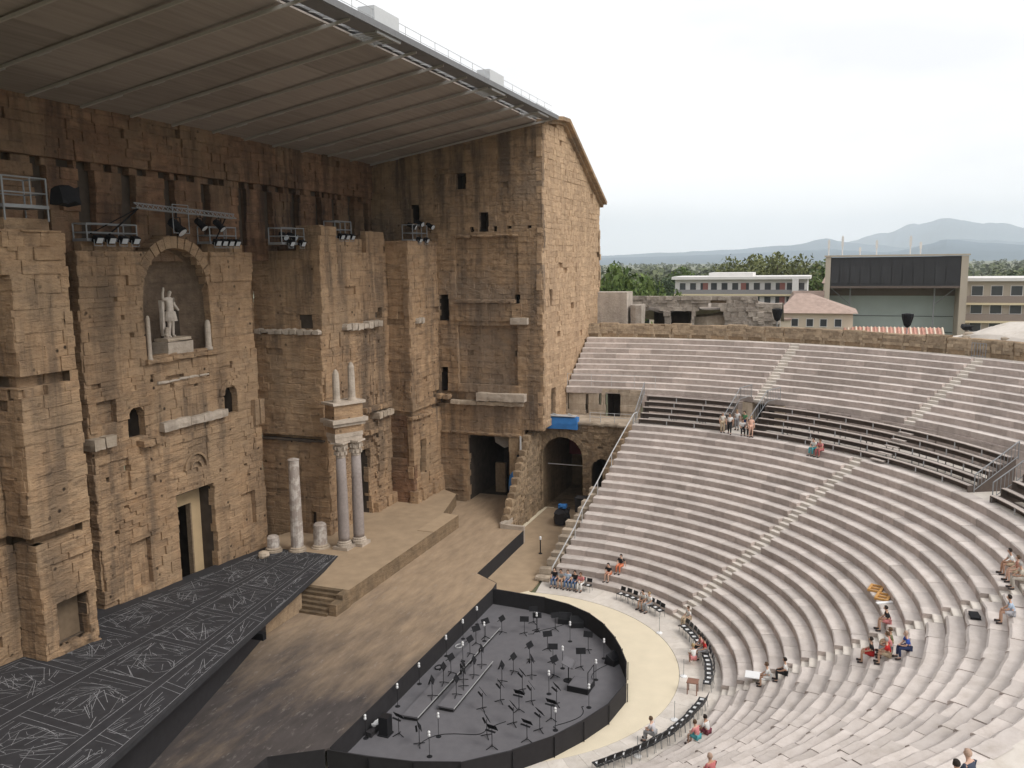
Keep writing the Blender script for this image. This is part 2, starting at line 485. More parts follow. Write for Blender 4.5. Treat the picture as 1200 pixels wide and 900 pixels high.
x = MB(); x.bb((20.32, 5.5, 0), (20.62, 7.2, 1.45)); x.bb((20.3, 7.2, 0), (22.3, 7.6, 1.5))
x.build('stone_block', M['white'], deck)

# orchestra pit
pit = empty('orchestra_pit_enclosure', (-2.4, -2, 0), label='black cloth fence curving round the sunken orchestra area', cat='fence')
pit.location = (0, 0, 0)
fence = [(7.70, 3.25), (7.62, 1.8), (7.40, -0.6), (6.85, -2.4), (5.92, -4.03), (4.65, -5.3), (3.12, -6.35), (1.7, -7.1), (0.15, -7.78), (-2.2, -8.3), (-4.7, -7.92), (-6.6, -7.15), (-8.34, -6.2), (-10.13, -4.78), (-11.77, -2.94), (-12.4, -0.9), (-12.75, 1.2), (-12.9, 3.3)]
for (p, q) in zip(fence[:-1], fence[1:]):
    x = MB()
    p, q = Vector((*p, 0)), Vector((*q, 0))
    d = (q - p).normalized(); nr = Vector((d.y, -d.x, 0)) * 0.03
    x.add([p - nr, q - nr, q + nr, p + nr] + [w + Vector((0, 0, 1.1 + R.uniform(-.02, .02))) for w in (p - nr, q - nr, q + nr, p + nr)],
          [(0, 3, 2, 1), (4, 5, 6, 7), (0, 1, 5, 4), (1, 2, 6, 5), (2, 3, 7, 6), (3, 0, 4, 7)])
    x.build('fence_panel', M['black'], pit)
    x = MB(); x.bar(p + Vector((0, 0, .02)) - nr * 3, p + Vector((0, 0, 1.06)) - nr * 3, .04)
    x.build('post', M['lamp'], pit)
b = MB()
b.prism([(x * 0.997, y) for x, y in fence[::-1]], -0.05, 0.014)
b.build('pit_floor', M['pitfloor'], kind='structure')

# earth platform (old pulpitum) with its flight of steps
plat = empty('earth_platform', label='raised tan earth platform before the columns', cat='platform')
PZ = 2.2
b = MB()
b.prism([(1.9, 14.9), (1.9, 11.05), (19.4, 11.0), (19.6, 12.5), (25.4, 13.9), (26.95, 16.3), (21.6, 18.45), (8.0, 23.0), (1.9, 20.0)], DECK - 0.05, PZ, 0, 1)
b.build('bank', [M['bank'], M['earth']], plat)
b = MB(); b.bb((14.5, 11.02, PZ + .002), (19.3, 12.4, PZ + 0.05)); b.build('edging', M['earth'], plat)
nst = 6
for i in range(nst):
    x = MB()
    z1 = PZ - (PZ - DECK) * (i + 0) / nst
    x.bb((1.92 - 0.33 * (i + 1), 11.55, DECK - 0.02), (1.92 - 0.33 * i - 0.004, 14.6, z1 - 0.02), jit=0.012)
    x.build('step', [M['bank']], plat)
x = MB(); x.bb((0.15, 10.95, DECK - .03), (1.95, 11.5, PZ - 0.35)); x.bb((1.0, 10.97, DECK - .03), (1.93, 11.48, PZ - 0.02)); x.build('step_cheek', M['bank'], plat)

# tilted black platform chalked with figures
bz = lambda x, y: 2.74 - 0.073 * x
bpoly = [(-30, 5.6), (-21.26, 7.7), (-9.96, 10.7), (8.2, 15.45), (8.35, 16.6), (7.9, 21.9), (-7.7, 21.95), (-7.7, 23.6), (-11.3, 23.6), (-11.3, 19.9), (-30, 19.9)]
bpl = empty('black_platform', label='tilted black platform chalked all over with white line figures', cat='stage')
b = MB(); b.prism(bpoly, lambda x, y: bz(x, y) - 0.22, bz)
b.build('platform_top', M['blackpl'], bpl)
for (p, q_) in zip([(-30, 7.0), (-21.0, 9.0), (-9.7, 11.9)], [(-21.0, 9.0), (-9.7, 11.9), (-3.5, 13.6)]):
    p, q_ = Vector((*p, 0)), Vector((*q_, 0)); nn = Vector((-(q_ - p).y, (q_ - p).x, 0)).normalized() * .06
    x = MB(); x.prism([tuple(p.xy), tuple(q_.xy), tuple((q_ + nn).xy), tuple((p + nn).xy)], DECK + .003, lambda x_, y_: bz(x_, y_) - .22)
    x.build('black_skirt', M['black'], bpl)  # black sheet added in place of the shadow beneath the platform
x = MB(); x.bb((-3.5, 13.6, DECK + .002), (0.3, 14.1, 2.5)); x.build('support_wall', M['rubble'], bpl)
x = MB(); x.bb((-6.9, 11.2, 2.55), (-6.6, 13.5, 2.95)); x.build('bracket', M['lamp'], bpl)
# chalk lines: ribbons 4 mm above the boards
ch = MB()
def ribbon(pts, w=0.035):
    w *= 0.75
    for (p, q) in zip(pts[:-1], pts[1:]):
        p, q = Vector(p), Vector(q)
        d = q - p
        if d.length < 1e-4: continue
        n = Vector((-d.y, d.x)).normalized() * (w / 2)
        c4 = [p - n, q - n, q + n, p + n]
        ch.add([(c.x, c.y, bz(c.x, c.y) + 0.004) for c in c4], [(0, 1, 2, 3)])
def lane(s, t):
    """s along the platform 0..1 (left to right), t across 0 (front) .. 1 (wall)"""
    fx = -24 + 32 * s
    f0 = 7.0 + (15.45 - 7.0) * s
    f1 = 19.6 + (21.0 - 19.6) * s if fx < -11 else 21.2
    return Vector((fx, f0 + (f1 - f0) * t))
rc = random.Random(21)
rows_t = [(0.02, 0.15), (0.20, 0.54), (0.60, 0.97)]
cells_s = [i / 7 for i in range(8)]
for (t0, t1) in rows_t:
    ribbon([lane(0, t0), lane(1, t0)], .03); ribbon([lane(0, t1), lane(1, t1)], .03)
    for a0, a1 in zip(cells_s[:-1], cells_s[1:]):
        a0 += 0.008; a1 -= 0.008
        ribbon([lane(a0, t0), lane(a0 + .01, t1)], .028); ribbon([lane(a1, t0), lane(a1 + .01, t1)], .028)
        P = lambda u, v: lane(a0 + (a1 - a0) * u, t0 + (t1 - t0) * v)
        # fans of straight rays
        for f in range(8 if t0 > .1 else 3):
            cx, cy = rc.random(), rc.random()
            for k in range(rc.randint(6, 11)):
                an = rc.uniform(0, 6.28)
                r0, r1 = rc.uniform(.12, .3), rc.uniform(.4, .75)
                q = [(min(.97, max(.03, cx + math.cos(an) * r)), min(.95, max(.05, cy + math.sin(an) * r))) for r in (r0, r1)]
                ribbon([P(*q[0]), P(*q[1])], rc.uniform(.015, .03))
        # ovals
        for f in range(1 if rc.random() < .4 else 0):
            cx, cy, rx, ry = rc.uniform(.25, .75), rc.uniform(.3, .7), rc.uniform(.08, .25), rc.uniform(.12, .3)
            e0 = rc.uniform(0, 6); n = 14
            ribbon([P(min(.98, max(.02, cx + rx * math.cos(e0 + 5 * i / n))), min(.98, max(.02, cy + ry * math.sin(e0 + 5 * i / n)))) for i in range(n + 1)], .03)
        # scribbled figures
        for f in range(6 if t0 > .1 else 3):
            cx, cy = rc.uniform(.1, .9), rc.uniform(.15, .85)
            pts = []
            for k in range(rc.randint(5, 9)):
                cx = min(.97, max(.03, cx + rc.uniform(-.045, .045))); cy = min(.95, max(.05, cy + rc.uniform(-.09, .09)))
                pts.append(P(cx, cy))
            ribbon(pts, rc.uniform(.014, .028))
ch.build('chalk_drawing', M['chalk'], bpl, kind='stuff')
b = MB(); b.lathe([(.05, 0), (.34, .05), (.42, .22), (.36, .4), (.15, .5)], (4.9, 19.9, bz(4.9, 19.9)), 9, jit=.12)
b.build('loose_boulder', M['pale'], label='single pale boulder lying on the black platform', cat='stone')

# ================================================================ CAVEA
T, RISE, R1, Z1 = 0.80, 0.4541, 12.97, 0.43
TU, RU, R0U, Z0U = 0.807, 0.4527, 34.54, 11.29
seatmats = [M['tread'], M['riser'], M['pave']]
def start_angle(r): return math.degrees(math.asin((0.9 - 0.17 * (r - 12)) / r))
lower = empty('lower_seating', label='lower bank of curved pale stone seat rows round the orchestra', cat='seating')
upper = empty('upper_seating', label='upper bank of nine curved stone rows below the rear wall', cat='seating')

def seat_block(r0, r1, a0, a1, zb, zt, worn):
    n = 3
    q = MB()
    ch_, jz = 0.03 + worn * R.uniform(.02, .16), (R.uniform(-.01, .01) if worn < .9 else R.uniform(-.03, .015))
    jr = R.uniform(-.015, .015) if worn < .9 else R.uniform(-.03, .05)
    rowsv = []
    for i in range(n + 1):
        a = rad(a0 + (a1 - a0) * i / n)
        c, s = math.cos(a), math.sin(a)
        e = R.uniform(-.006, .006) * (1 + 6 * worn)
        w = R.uniform(0, .02) * worn
        rowsv.append([(r * c, r * s, z) for r, z in ((r1, zt + jz), (r0 + ch_ + jr + e, zt + jz - w), (r0 + jr + e, zt + jz - ch_ * .8 - w), (r0 + jr + e * .5 + .01, zb))])
    vs = [p for rw in rowsv for p in rw]
    fs, mi = [], []
    for i in range(n):
        o0, o1 = 4 * i, 4 * (i + 1)
        fs += [(o0, o0 + 1, o1 + 1, o1), (o0 + 1, o0 + 2, o1 + 2, o1 + 1), (o0 + 2, o0 + 3, o1 + 3, o1 + 2)]
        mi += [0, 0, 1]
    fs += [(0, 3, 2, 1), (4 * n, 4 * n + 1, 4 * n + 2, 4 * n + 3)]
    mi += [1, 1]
    return vs, fs, mi

stairs_low = [-44.6, -90.2, -136]
stairs_up = [-20.6, -43.2, -66, -90]
def build_rows(parent, count, r1, z1, tr, ri, a_end, stairs, blocklen, k_first, sw=0.5, below=0.12):
    pending = []
    for k in range(count):
        r, z = r1 + tr * k, z1 + ri * k
        a = start_angle(r) if parent is lower else math.degrees(math.asin(5.9 / r))
        row = MB()
        spans = []
        cut = []
        for s in stairs:
            h = math.degrees(sw / r)
            cut.append((s + h, s - h))
        while a > a_end:
            ln = math.degrees(R.uniform(*blocklen) / r)
            b_ = a - ln
            hit = next((c for c in cut if a > c[0] + 1e-6 and b_ < c[0] + math.degrees(.3 / r)), None)
            if hit: b_ = hit[0]
            spans.append((a, b_, False))
            a = b_
            if hit:
                spans.append((hit[0], hit[1], True)); a = hit[1]
        for (a0, a1, st) in spans:
            worn = 1.0 if (parent is lower and a1 < -93) else (0.25 if parent is lower else 0.0)
            gap = math.degrees(0.006 / r)
            if st:
                for args in ((r + tr * .5, r + tr + .02, z), (r + 0.03, r + tr * .5 + .05, z - ri * .5)):
                    sv, sf, sm = seat_block(args[0], args[1], a0 - gap, a1 + gap, z - ri - below, args[2], 0.0)
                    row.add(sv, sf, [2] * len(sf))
                continue
            blk = seat_block(r, r + tr + .02, a0 - gap, a1 + gap, z - ri - below, z, worn)
            am = rad((a0 + a1) / 2)
            d = seen((r * math.cos(am), r * math.sin(am), z))
            pending.append([d if d is not None else 1e9, blk, k])
        row.k = k
        pending.append([None, row, k])
    rowmb = {k: m for d, m, k in pending if d is None}
    blocks = sorted([p for p in pending if p[0] is not None], key=lambda p: p[0])
    single = [p for p in blocks[:300] if p[0] < 1e8]
    for p in blocks[len(single):]: rowmb[p[2]].add(*p[1])
    rows = {}
    for k, mbx in rowmb.items():
        r, z = r1 + tr * k + .16, z1 + ri * k - .07
        a0 = start_angle(r) if parent is lower else math.degrees(math.asin(5.9 / r))
        core = MB()
        n = 60
        for aa, bb_ in [(a0, a_end)]:
            pr = [(r + tr * .45, z - ri - .1), (r + tr * .45, z - ri * .5 - .1), (r, z - ri * .5 - .1), (r, z), (r + tr + .1, z)] if False else [(r + tr * .55, z - ri), (r + tr * .55, z), (r + tr + .1, z)]
            vs = []
            for i in range(n + 1):
                an = rad(aa + (bb_ - aa) * i / n)
                vs += [(q * math.cos(an), q * math.sin(an), zz) for q, zz in pr]
            m_ = len(pr)
            core.add(vs, [(i * m_ + j, (i + 1) * m_ + j, (i + 1) * m_ + j + 1, i * m_ + j + 1) for i in range(n) for j in range(m_ - 1)])
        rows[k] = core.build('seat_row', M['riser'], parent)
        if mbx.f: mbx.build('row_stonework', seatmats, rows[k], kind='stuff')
    for d, blk, k in single:
        q = MB().add(*blk)
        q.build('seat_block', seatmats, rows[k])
build_rows(lower, 20, R1, Z1, T, RISE, -152, stairs_low, (1.0, 2.1), 1)
build_rows(upper, 10, R0U, Z0U, TU, RU, -104, stairs_up, (1.2, 2.6), 0)

# diazoma walkway and the fill below the banks (solid ground of the terraces)
b = MB()
ai = arc(28.9, -3.6, -152, 60); ao = arc(34.7, -3.4, -152, 60)
b.prism(ao[::-1] + ai, 8.5, 9.055)
b.f = [f[::-1] for f in b.f]
b.build('diazoma_walkway', M['pave'], kind='structure')
b = MB()
ai = arc(42.5, 8, -104, 40); ao = arc(44.5, 8, -104, 40)
b.prism(ao[::-1] + ai, 14.5, 15.37)
b.f = [f[::-1] for f in b.f]
b.build('upper_walkway', M['pave'], kind='structure')
hm = simple('dry_grass_slope', (0.20, 0.18, 0.10), 1.0, noise_amt=0.3, nscale=0.8)
b = MB()
prof = [(34.4, 9.0), (42.3, 13.0), (46, 21.5), (60, 21.8), (95, 0.2)]
for (ra, za), (rb, zb) in zip(prof[:-1], prof[1:]):
    n = 30
    A = arc(ra, -150, -215, n, za); B = arc(rb, -150, -215, n, zb)
    b.add(A + B, [(i, i + 1, n + 2 + i, n + 1 + i) for i in range(n)])
b.build('hillside', hm, kind='structure')
# ================================================================ ASHLAR
def make_block_variant(seed, edge=0.014, rough=0.035):
    r = random.Random(seed)
    us = [0, 0.045, 0.5 + r.uniform(-.12, .12), 0.955, 1]
    zs = [0, 0.09, 0.91, 1]
    vs, fs = [], []
    for j, z in enumerate(zs):
        for i, u in enumerate(us):
            border = i in (0, 4) or j in (0, 3)
            corner = i in (0, 4) and j in (0, 3)
            d = r.uniform(-rough, rough)
            if border: d += edge * r.uniform(.5, 1.2)
            if corner: d += edge * r.uniform(.2, 1.2)
            vs.append((u + (r.uniform(-.012, .012) if not border else r.uniform(0, .006) * (1 if i == 0 else -1 if i == 4 else 0)), d, z))
    for j in range(3):
        for i in range(4):
            fs.append((j * 5 + i, j * 5 + i + 1, (j + 1) * 5 + i + 1, (j + 1) * 5 + i))
    per = [0, 1, 2, 3, 4, 9, 14, 19, 18, 17, 16, 15, 10, 5]
    nb = len(vs)
    for p in per:
        u, d, z = vs[p]
        vs.append((u, 0.5, z))
    n = len(per)
    for i in range(n):
        fs.append((per[(i + 1) % n], per[i], nb + i, nb + (i + 1) % n))
    return vs, fs
VAR = [make_block_variant(100 + i) for i in range(14)]
VAR_SOFT = [make_block_variant(300 + i, 0.018, 0.012) for i in range(10)]
_vm = {}
def var_mesh(kind, i, mat):
    key = (kind, i, mat.name)
    if key not in _vm:
        vs, fs = (VAR if kind == 'h' else VAR_SOFT)[i]
        me = bpy.data.meshes.new('stone')
        me.from_pydata(vs, [], fs)
        me.materials.append(mat)
        _vm[key] = me
    return _vm[key]

class Masonry:
    """one wall made of single stones: those largest in view become parts, the rest one joined part"""
    def __init__(self, thing, limit=300):
        self.thing, self.limit, self.items = thing, limit, []
        self.back = {}
    def face(self, part, org, u, width, z0, z1, mat, course=(0.5, 0.66), length=(0.8, 1.6), openings=(), zones=(), amp=0.10, jit=0.014, miss=0.012, kind='h', top=None, seed=1, left=None, right=None, back_depth=0.42, wobble=True):
        """org (x, y) of the lower left corner seen from outside; u unit direction in plan; stones face the side to the right of u"""
        rr = random.Random(seed)
        ux, uy = u
        nx, ny = uy, -ux
        z = z0
        bk = self.back.setdefault(part, MB())
        marks = sorted({o[2] for o in openings if o[0] != 'arch'} | {o[3] for o in openings if o[0] != 'arch'} | {q for zn in zones for q in (zn[2], zn[3])})
        while z < z1 - 0.05:
            h = rr.uniform(*course)
            nz_ = min(z + h, z1)
            for mk in marks:
                if z + .18 < mk < nz_ + .2: nz_ = mk; break
            h = nz_ - z
            zm = z + h / 2
            ul = left(zm) if left else 0.0
            ur = right(zm) if right else width
            wob = .2 * noise.noise((seed * 1.7, zm * .9, .3)) + rr.uniform(-.05, .05)
            if wobble: ul -= wob; ur += .2 * noise.noise((seed * 2.3, zm * .9, 5.3)) + rr.uniform(-.05, .05)
            if top:
                # keep the stones below a sloping top: top(u) gives the height limit
                while ur > ul and top(ur) < zm: ur -= 0.15
                while ul < ur and top(ul) < zm: ul += 0.15
            free = [(ul, ur)]
            for o in openings:
                if o[0] == 'arch':
                    _, uc, hw, zs, zb = o
                    if zm < zb or zm > zs + hw: continue
                    w = hw if zm < zs else math.sqrt(max(0, hw * hw - (zm - zs) ** 2))
                    a, b_ = uc - w, uc + w
                else:
                    a, b_, oz0, oz1 = o[0], o[1], o[2], o[3]
                    if not (oz0 - .01 < zm < oz1 + .01): continue
                    a += rr.uniform(-.05, .05); b_ += rr.uniform(-.05, .05)
                nf = []
                for (p, q) in free:
                    if b_ <= p or a >= q: nf.append((p, q)); continue
                    if a - p > .08: nf.append((p, a))
                    if q - b_ > .08: nf.append((b_, q))
                free = nf
            # split free spans at zone borders too
            cuts = sorted({c for zn in zones if zn[2] - .01 < zm < zn[3] + .01 for c in (zn[0], zn[1])})
            for (p, q) in free:
                pts = [p] + [c for c in cuts if p + .1 < c < q - .1] + [q]
                for (s, e) in zip(pts[:-1], pts[1:]):
                    cu = (s + e) / 2
                    off0 = 0.0
                    for zn in zones:
                        if zn[0] <= cu <= zn[1] and zn[2] <= zm <= zn[3]: off0 += zn[4]
                    # backing behind the joints
                    d = back_depth - off0
                    P = lambda uu, zz: (org[0] + ux * uu - nx * d, org[1] + uy * uu - ny * d, zz)
                    bk.add([P(s, z), P(e, z), P(e, nz_), P(s, nz_)], [(0, 1, 2, 3)])
                    uu = s
                    while uu < e - 1e-4:
                        L = rr.uniform(*length)
                        if e - uu - L < length[0] * .55: L = e - uu
                        off = off0 + amp * noise.noise((org[0] * .3 + (uu + L / 2) * .33, org[1] * .3 + seed * 3.1, zm * .33)) - .09 * max(0, noise.noise(((uu + L / 2) * .12 + seed, zm * 1.1, 7.7)) - .1) * (1 if wobble else 0) + rr.uniform(-jit, jit)
                        if rr.random() < miss: off -= rr.uniform(.12, .3)
                        x = org[0] + ux * uu + nx * off
                        y = org[1] + uy * uu + ny * off
                        self.items.append((part, (x, y, z), math.atan2(uy, ux), L, h, rr.randrange(len(VAR) if kind == 'h' else len(VAR_SOFT)), kind, mat))
                        uu += L
            z = nz_
    def finish(self, parts):
        """parts: name -> (object name, core material, [labels])"""
        sel = []
        for it in self.items:
            part, p, rz, L, h, vi, kind, mat = it
            c = (p[0] + math.cos(rz) * L / 2, p[1] + math.sin(rz) * L / 2, p[2] + h / 2)
            d = seen(c, 10)
            sel.append((-(L * h) / (d * d) if d else 0.0, it))
        sel.sort(key=lambda q: q[0])
        single = [q[1] for q in sel[:self.limit] if q[0] < 0]
        rest = [q[1] for q in sel[len(single):]]
        objs = {}
        for nm, bk in self.back.items():
            objs[nm] = bk.build(nm, M['backing'], self.thing)
        groups = {}
        for it in rest: groups.setdefault((it[0], it[7].name), []).append(it)
        for (nm, _), its in groups.items():
            mb = MB()
            for part, p, rz, L, h, vi, kind, mat in its:
                vs, fs = (VAR if kind == 'h' else VAR_SOFT)[vi]
                c, s = math.cos(rz), math.sin(rz)
                b0 = len(mb.v)
                for (u_, d_, z_) in vs:
                    mb.v.append((p[0] + c * u_ * L - s * d_, p[1] + s * u_ * L + c * d_, p[2] + z_ * h))
                for f in fs:
                    mb.f.append([b0 + k for k in f]); mb.m.append(0)
            mb.build('stonework', its[0][7], objs[nm], kind='stuff')
        for part, p, rz, L, h, vi, kind, mat in single:
            place('stone', var_mesh(kind, vi, mat), objs[part], p, (0, 0, rz), (L, 1, h))
        return objs

def lining(parent, name, corners, depth_dir, depth, z0, z1, mat, top=True):
    """inside of an opening: corners = two plan points of the jambs; walls run back by depth"""
    (ax, ay), (bx, by) = corners
    dx, dy = depth_dir[0] * depth, depth_dir[1] * depth
    q = MB()
    vs = [(ax, ay, z0), (bx, by, z0), (bx + dx, by + dy, z0), (ax + dx, ay + dy, z0)]
    vs += [(x, y, z1) for x, y, _ in vs]
    q.add(vs, [(0, 1, 2, 3), (0, 3, 7, 4), (1, 5, 6, 2), (3, 2, 6, 7), (4, 7, 6, 5)])
    return q.build(name, mat, parent)

def arch_lining(parent, name, org, u, nrm_in, uc, hw, zs, zb, depth, mat, n=14):
    q = MB()
    pts = [(uc - hw, zb)] + [(uc - hw * math.cos(math.pi * i / n), zs + hw * math.sin(math.pi * i / n)) for i in range(n + 1)] + [(uc + hw, zb)]
    P = lambda uu, zz, d: (org[0] + u[0] * uu + nrm_in[0] * d, org[1] + u[1] * uu + nrm_in[1] * d, zz)
    k = len(pts)
    vs = [P(a, z, 0.25) for a, z in pts] + [P(a, z, depth) for a, z in pts]
    fs = [(i, k + i, k + i + 1, i + 1) for i in range(k - 1)] + [tuple(range(k, 2 * k)), (0, k - 1, 2 * k - 1, k)]
    q.add(vs, fs)
    return q.build(name, mat, parent)

def voussoirs(parent, org, u, nrm_out, uc, hw, zs, n, th, proud, mat, depth=0.5, name='voussoir', a0=0.0, a1=math.pi):
    for i in range(n):
        s0, s1 = a0 + (a1 - a0) * i / n + .012, a0 + (a1 - a0) * (i + 1) / n - .012
        rr = [hw * R.uniform(.985, 1.0), hw + th * R.uniform(.85, 1.12)]
        pr = proud + R.uniform(-.04, .04)
        vs = []
        for d in (pr, pr - depth):
            for (r_, s) in ((rr[0], s0), (rr[1], s0), (rr[1], s1), (rr[0], s1)):
                uu, zz = uc - r_ * math.cos(s), zs + r_ * math.sin(s)
                vs.append((org[0] + u[0] * uu + nrm_out[0] * d, org[1] + u[1] * uu + nrm_out[1] * d, zz))
        q = MB().add(vs, [(0, 1, 2, 3), (4, 7, 6, 5), (0, 4, 5, 1), (1, 5, 6, 2), (2, 6, 7, 3), (3, 7, 4, 0)])
        q.build(name, mat, parent)

def rough_slab(parent, name, a, b, mat, n=6, jit=0.05):
    """irregular cornice or ledge: a row of butted lumps between two corners"""
    ax = 0 if abs(b[0] - a[0]) > abs(b[1] - a[1]) else 1
    for i in range(n):
        lo, hi = list(a), list(b)
        lo[ax] = a[ax] + (b[ax] - a[ax]) * i / n
        hi[ax] = a[ax] + (b[ax] - a[ax]) * (i + 1) / n
        for k in range(3):
            if k != ax:
                lo[k] += R.uniform(-jit, jit); hi[k] += R.uniform(-jit, jit)
        hi[ax] -= 0.012 * (1 if b[ax] > a[ax] else -1)
        lump(lo, hi, jit).build(name, mat, parent)

def lump(lo, hi, jit):
    """weathered squared stone: box cut 3 x 2 x 2 with worn edges"""
    q = MB()
    L = [min(lo[k], hi[k]) for k in range(3)]; H = [max(lo[k], hi[k]) for k in range(3)]
    ax = max(range(3), key=lambda k: H[k] - L[k])
    nn = [2, 2, 2]; nn[ax] = 3
    idx = {}
    for i in range(nn[0] + 1):
        for j in range(nn[1] + 1):
            for k in range(nn[2] + 1):
                ijk = (i, j, k)
                if not any(ijk[t] in (0, nn[t]) for t in range(3)): continue
                p = [L[t] + (H[t] - L[t]) * ijk[t] / nn[t] for t in range(3)]
                ends = sum(ijk[t] in (0, nn[t]) for t in range(3))
                for t in range(3):
                    w = min(jit, (H[t] - L[t]) * .16)
                    if ends >= 2 and ijk[t] in (0, nn[t]) and t != ax:
                        p[t] += (1 if ijk[t] == 0 else -1) * w * R.uniform(.2, 1.3)
                    p[t] += R.uniform(-.35, .35) * w * (0 if t == ax and ijk[t] in (0, nn[t]) else 1)
                idx[ijk] = len(q.v); q.v.append(tuple(p))
    for t in range(3):
        o1, o2 = (t + 1) % 3, (t + 2) % 3
        for e in (0, nn[t]):
            for a_ in range(nn[o1]):
                for b_ in range(nn[o2]):
                    f = []
                    for da, db in ((0, 0), (1, 0), (1, 1), (0, 1)):
                        v = [0, 0, 0]; v[t] = e; v[o1] = a_ + da; v[o2] = b_ + db
                        f.append(idx[tuple(v)])
                    q.f.append(f if e else f[::-1]); q.m.append(0)
    return q

# ================================================================ STAGE WALL
sw = empty('stage_wall', (0, 0, 0), label='huge eroded tan stage wall with statue niche, ledges and tall slots', cat='wall')
mz = Masonry(sw)
CY = 21.7
# central bay: u runs +x, outside is -y
holes_c = [(-5.6, 9.0), (-3.1, 10.2), (-6.4, 7.6), (.7, 9.75), (1.5, 10.6), (2.9, 9.2), (4.2, 9.9), (5.6, 9.0), (-4.6, 20.3), (-5.1, 21.4), (-4.0, 19.2), (-2.7, 16.4), (4.8, 16.5), (-1.0, 15.7), (1.2, 15.5), (2.4, 16.0), (5.9, 8.2), (3.4, 8.4), (-6.7, 10.9), (-5.2, 11.3)]
ops = [('arch', 7.75, 2.95, 21.5, 17.65), ('arch', 7.75 - 4.15, .66, 14.2, 12.95), ('arch', 7.75 + 4.6, .66, 14.3, 12.95), (7.75 - 1.5, 7.75 + 2.1, 2.0, 8.4)]
ops += [(7.75 + x - .14, 7.75 + x + .14, z - .14, z + .14) for x, z in holes_c]
zn = [(7.75 + 4.9, 7.75 + 6.4, 4.4, 6.9, -.36), (7.75 - 5.5, 7.75 - 3.9, 3.6, 6.6, -.3), (7.75 - 7.1, 7.75 - 5.75, 14.2, 15.6, -.4), (0, 15.4, 2.0, 12.4, 0.12), (6.2, 9.6, 10.0, 12.0, -0.1), (0, 4.6, 22.2, 24.2, .1), (10.9, 15.4, 22.2, 24.2, .1), (.3, 2.6, 9.9, 11.9, -.16)]
mz.face('central_bay', (-7.75, CY), (1, 0), 15.4, 2.0, 24.2, M['wall'], openings=ops, zones=zn, seed=3, amp=.16)
mz.face('central_bay', (-7.75, 24.6), (0, -1), 2.85, 2.0, 24.0, M['wall'], seed=5, amp=.2)
# ragged crown of the central bay
mz.face('central_bay', (-6.9, CY + .5), (1, 0), 3.9, 24.2, 24.9, M['wall'], seed=6, amp=.3, length=(.7, 1.3))
mz.face('central_bay', (3.6, CY + .5), (1, 0), 3.6, 24.2, 24.8, M['wall'], seed=7, amp=.3, length=(.7, 1.3))
# upper wall with the row of tall slots
slots = [-21, -17.9, -14.8, -11.7, -8.6, -5.5, -2.4, 1.1, 4.55, 8.5, 11.65, 15.0, 18.35, 21.0, 23.7, 26.3]
UX = -30.0
so = []
for s in slots:
    wv = R.uniform(.42, .58)
    so.append(('arch', s - UX, wv, 28.55 + R.uniform(-.2, .1), 24.6 + R.uniform(0, .9)))
so += [(x - UX, x + R.uniform(.4, 1.1) - UX, 29.0, 29.28) for x in [-20 + 1.55 * i + R.uniform(-.3, .3) for i in range(30)]]
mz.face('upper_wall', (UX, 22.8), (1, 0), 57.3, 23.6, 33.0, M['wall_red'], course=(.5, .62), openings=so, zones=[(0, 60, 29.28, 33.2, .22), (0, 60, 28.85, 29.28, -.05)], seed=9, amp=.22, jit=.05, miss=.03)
# recess between the left pier and the central bay, and behind everything
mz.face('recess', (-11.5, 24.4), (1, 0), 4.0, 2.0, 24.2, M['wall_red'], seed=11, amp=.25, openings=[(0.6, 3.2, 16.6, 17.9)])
mz.face('recess', (7.6, 24.5), (1, 0), 3.8, 1.0, 24.2, M['wall'], seed=12)
# left pier
PY = 18.3
mz.face('left_pier', (-14.6, PY), (1, 0), 3.2, 2.8, 9.75, M['wall'], course=(.5, .62), length=(.7, 1.5), openings=[(.75, 2.75, 4.1, 6.5)], zones=[(0, 3.3, 8.6, 8.9, .1), (0, 3.3, 2.8, 3.6, .12)], seed=13, amp=.2)
mz.face('left_pier', (-14.9, PY - .15), (1, 0), 3.55, 10.25, 17.6, M['wall'], course=(.5, .7), length=(.9, 1.7), seed=14, amp=.22)
mz.face('left_pier', (-14.7, PY), (1, 0), 3.3, 18.15, 23.0, M['wall'], course=(.55, .75), length=(.8, 1.7), seed=15, amp=.2)
mz.face('left_pier', (-15.1, PY - .1), (1, 0), 3.4, 23.0, 25.1, M['wall'], course=(.62, .74), length=(.8, 1.4), seed=16, amp=.35, jit=.1)
mz.face('left_pier', (-14.2, PY + .7), (1, 0), 2.6, 25.1, 25.7, M['wall'], seed=17, amp=.3)
for z0, z1, dx in ((2.8, 9.75, 0), (10.25, 17.6, -.3), (18.15, 25.0, -.1)):
    mz.face('left_pier', (-14.6 + dx, 19.9), (0, -1), 1.62, z0, z1, M['wall'], seed=int(z0) + 20, amp=.2)
mz.face('left_pier', (-14.3, PY + .55), (1, 0), 2.8, 9.7, 10.3, M['wall'], seed=31)
mz.face('left_pier', (-14.3, PY + .55), (1, 0), 2.8, 17.55, 18.2, M['wall'], seed=32)
mz.face('left_pier', (-11.35, 18.4), (0, 1), 6.0, 2.8, 25.0, M['wall'], seed=33, amp=.2)
mz.face('left_projection', (-30, 19.9), (1, 0), 15.4, 2.5, 25.0, M['wall'], seed=34, amp=.25, zones=[(0, 16, 9.7, 10.2, -.4), (0, 16, 17.6, 18.1, -.4)])
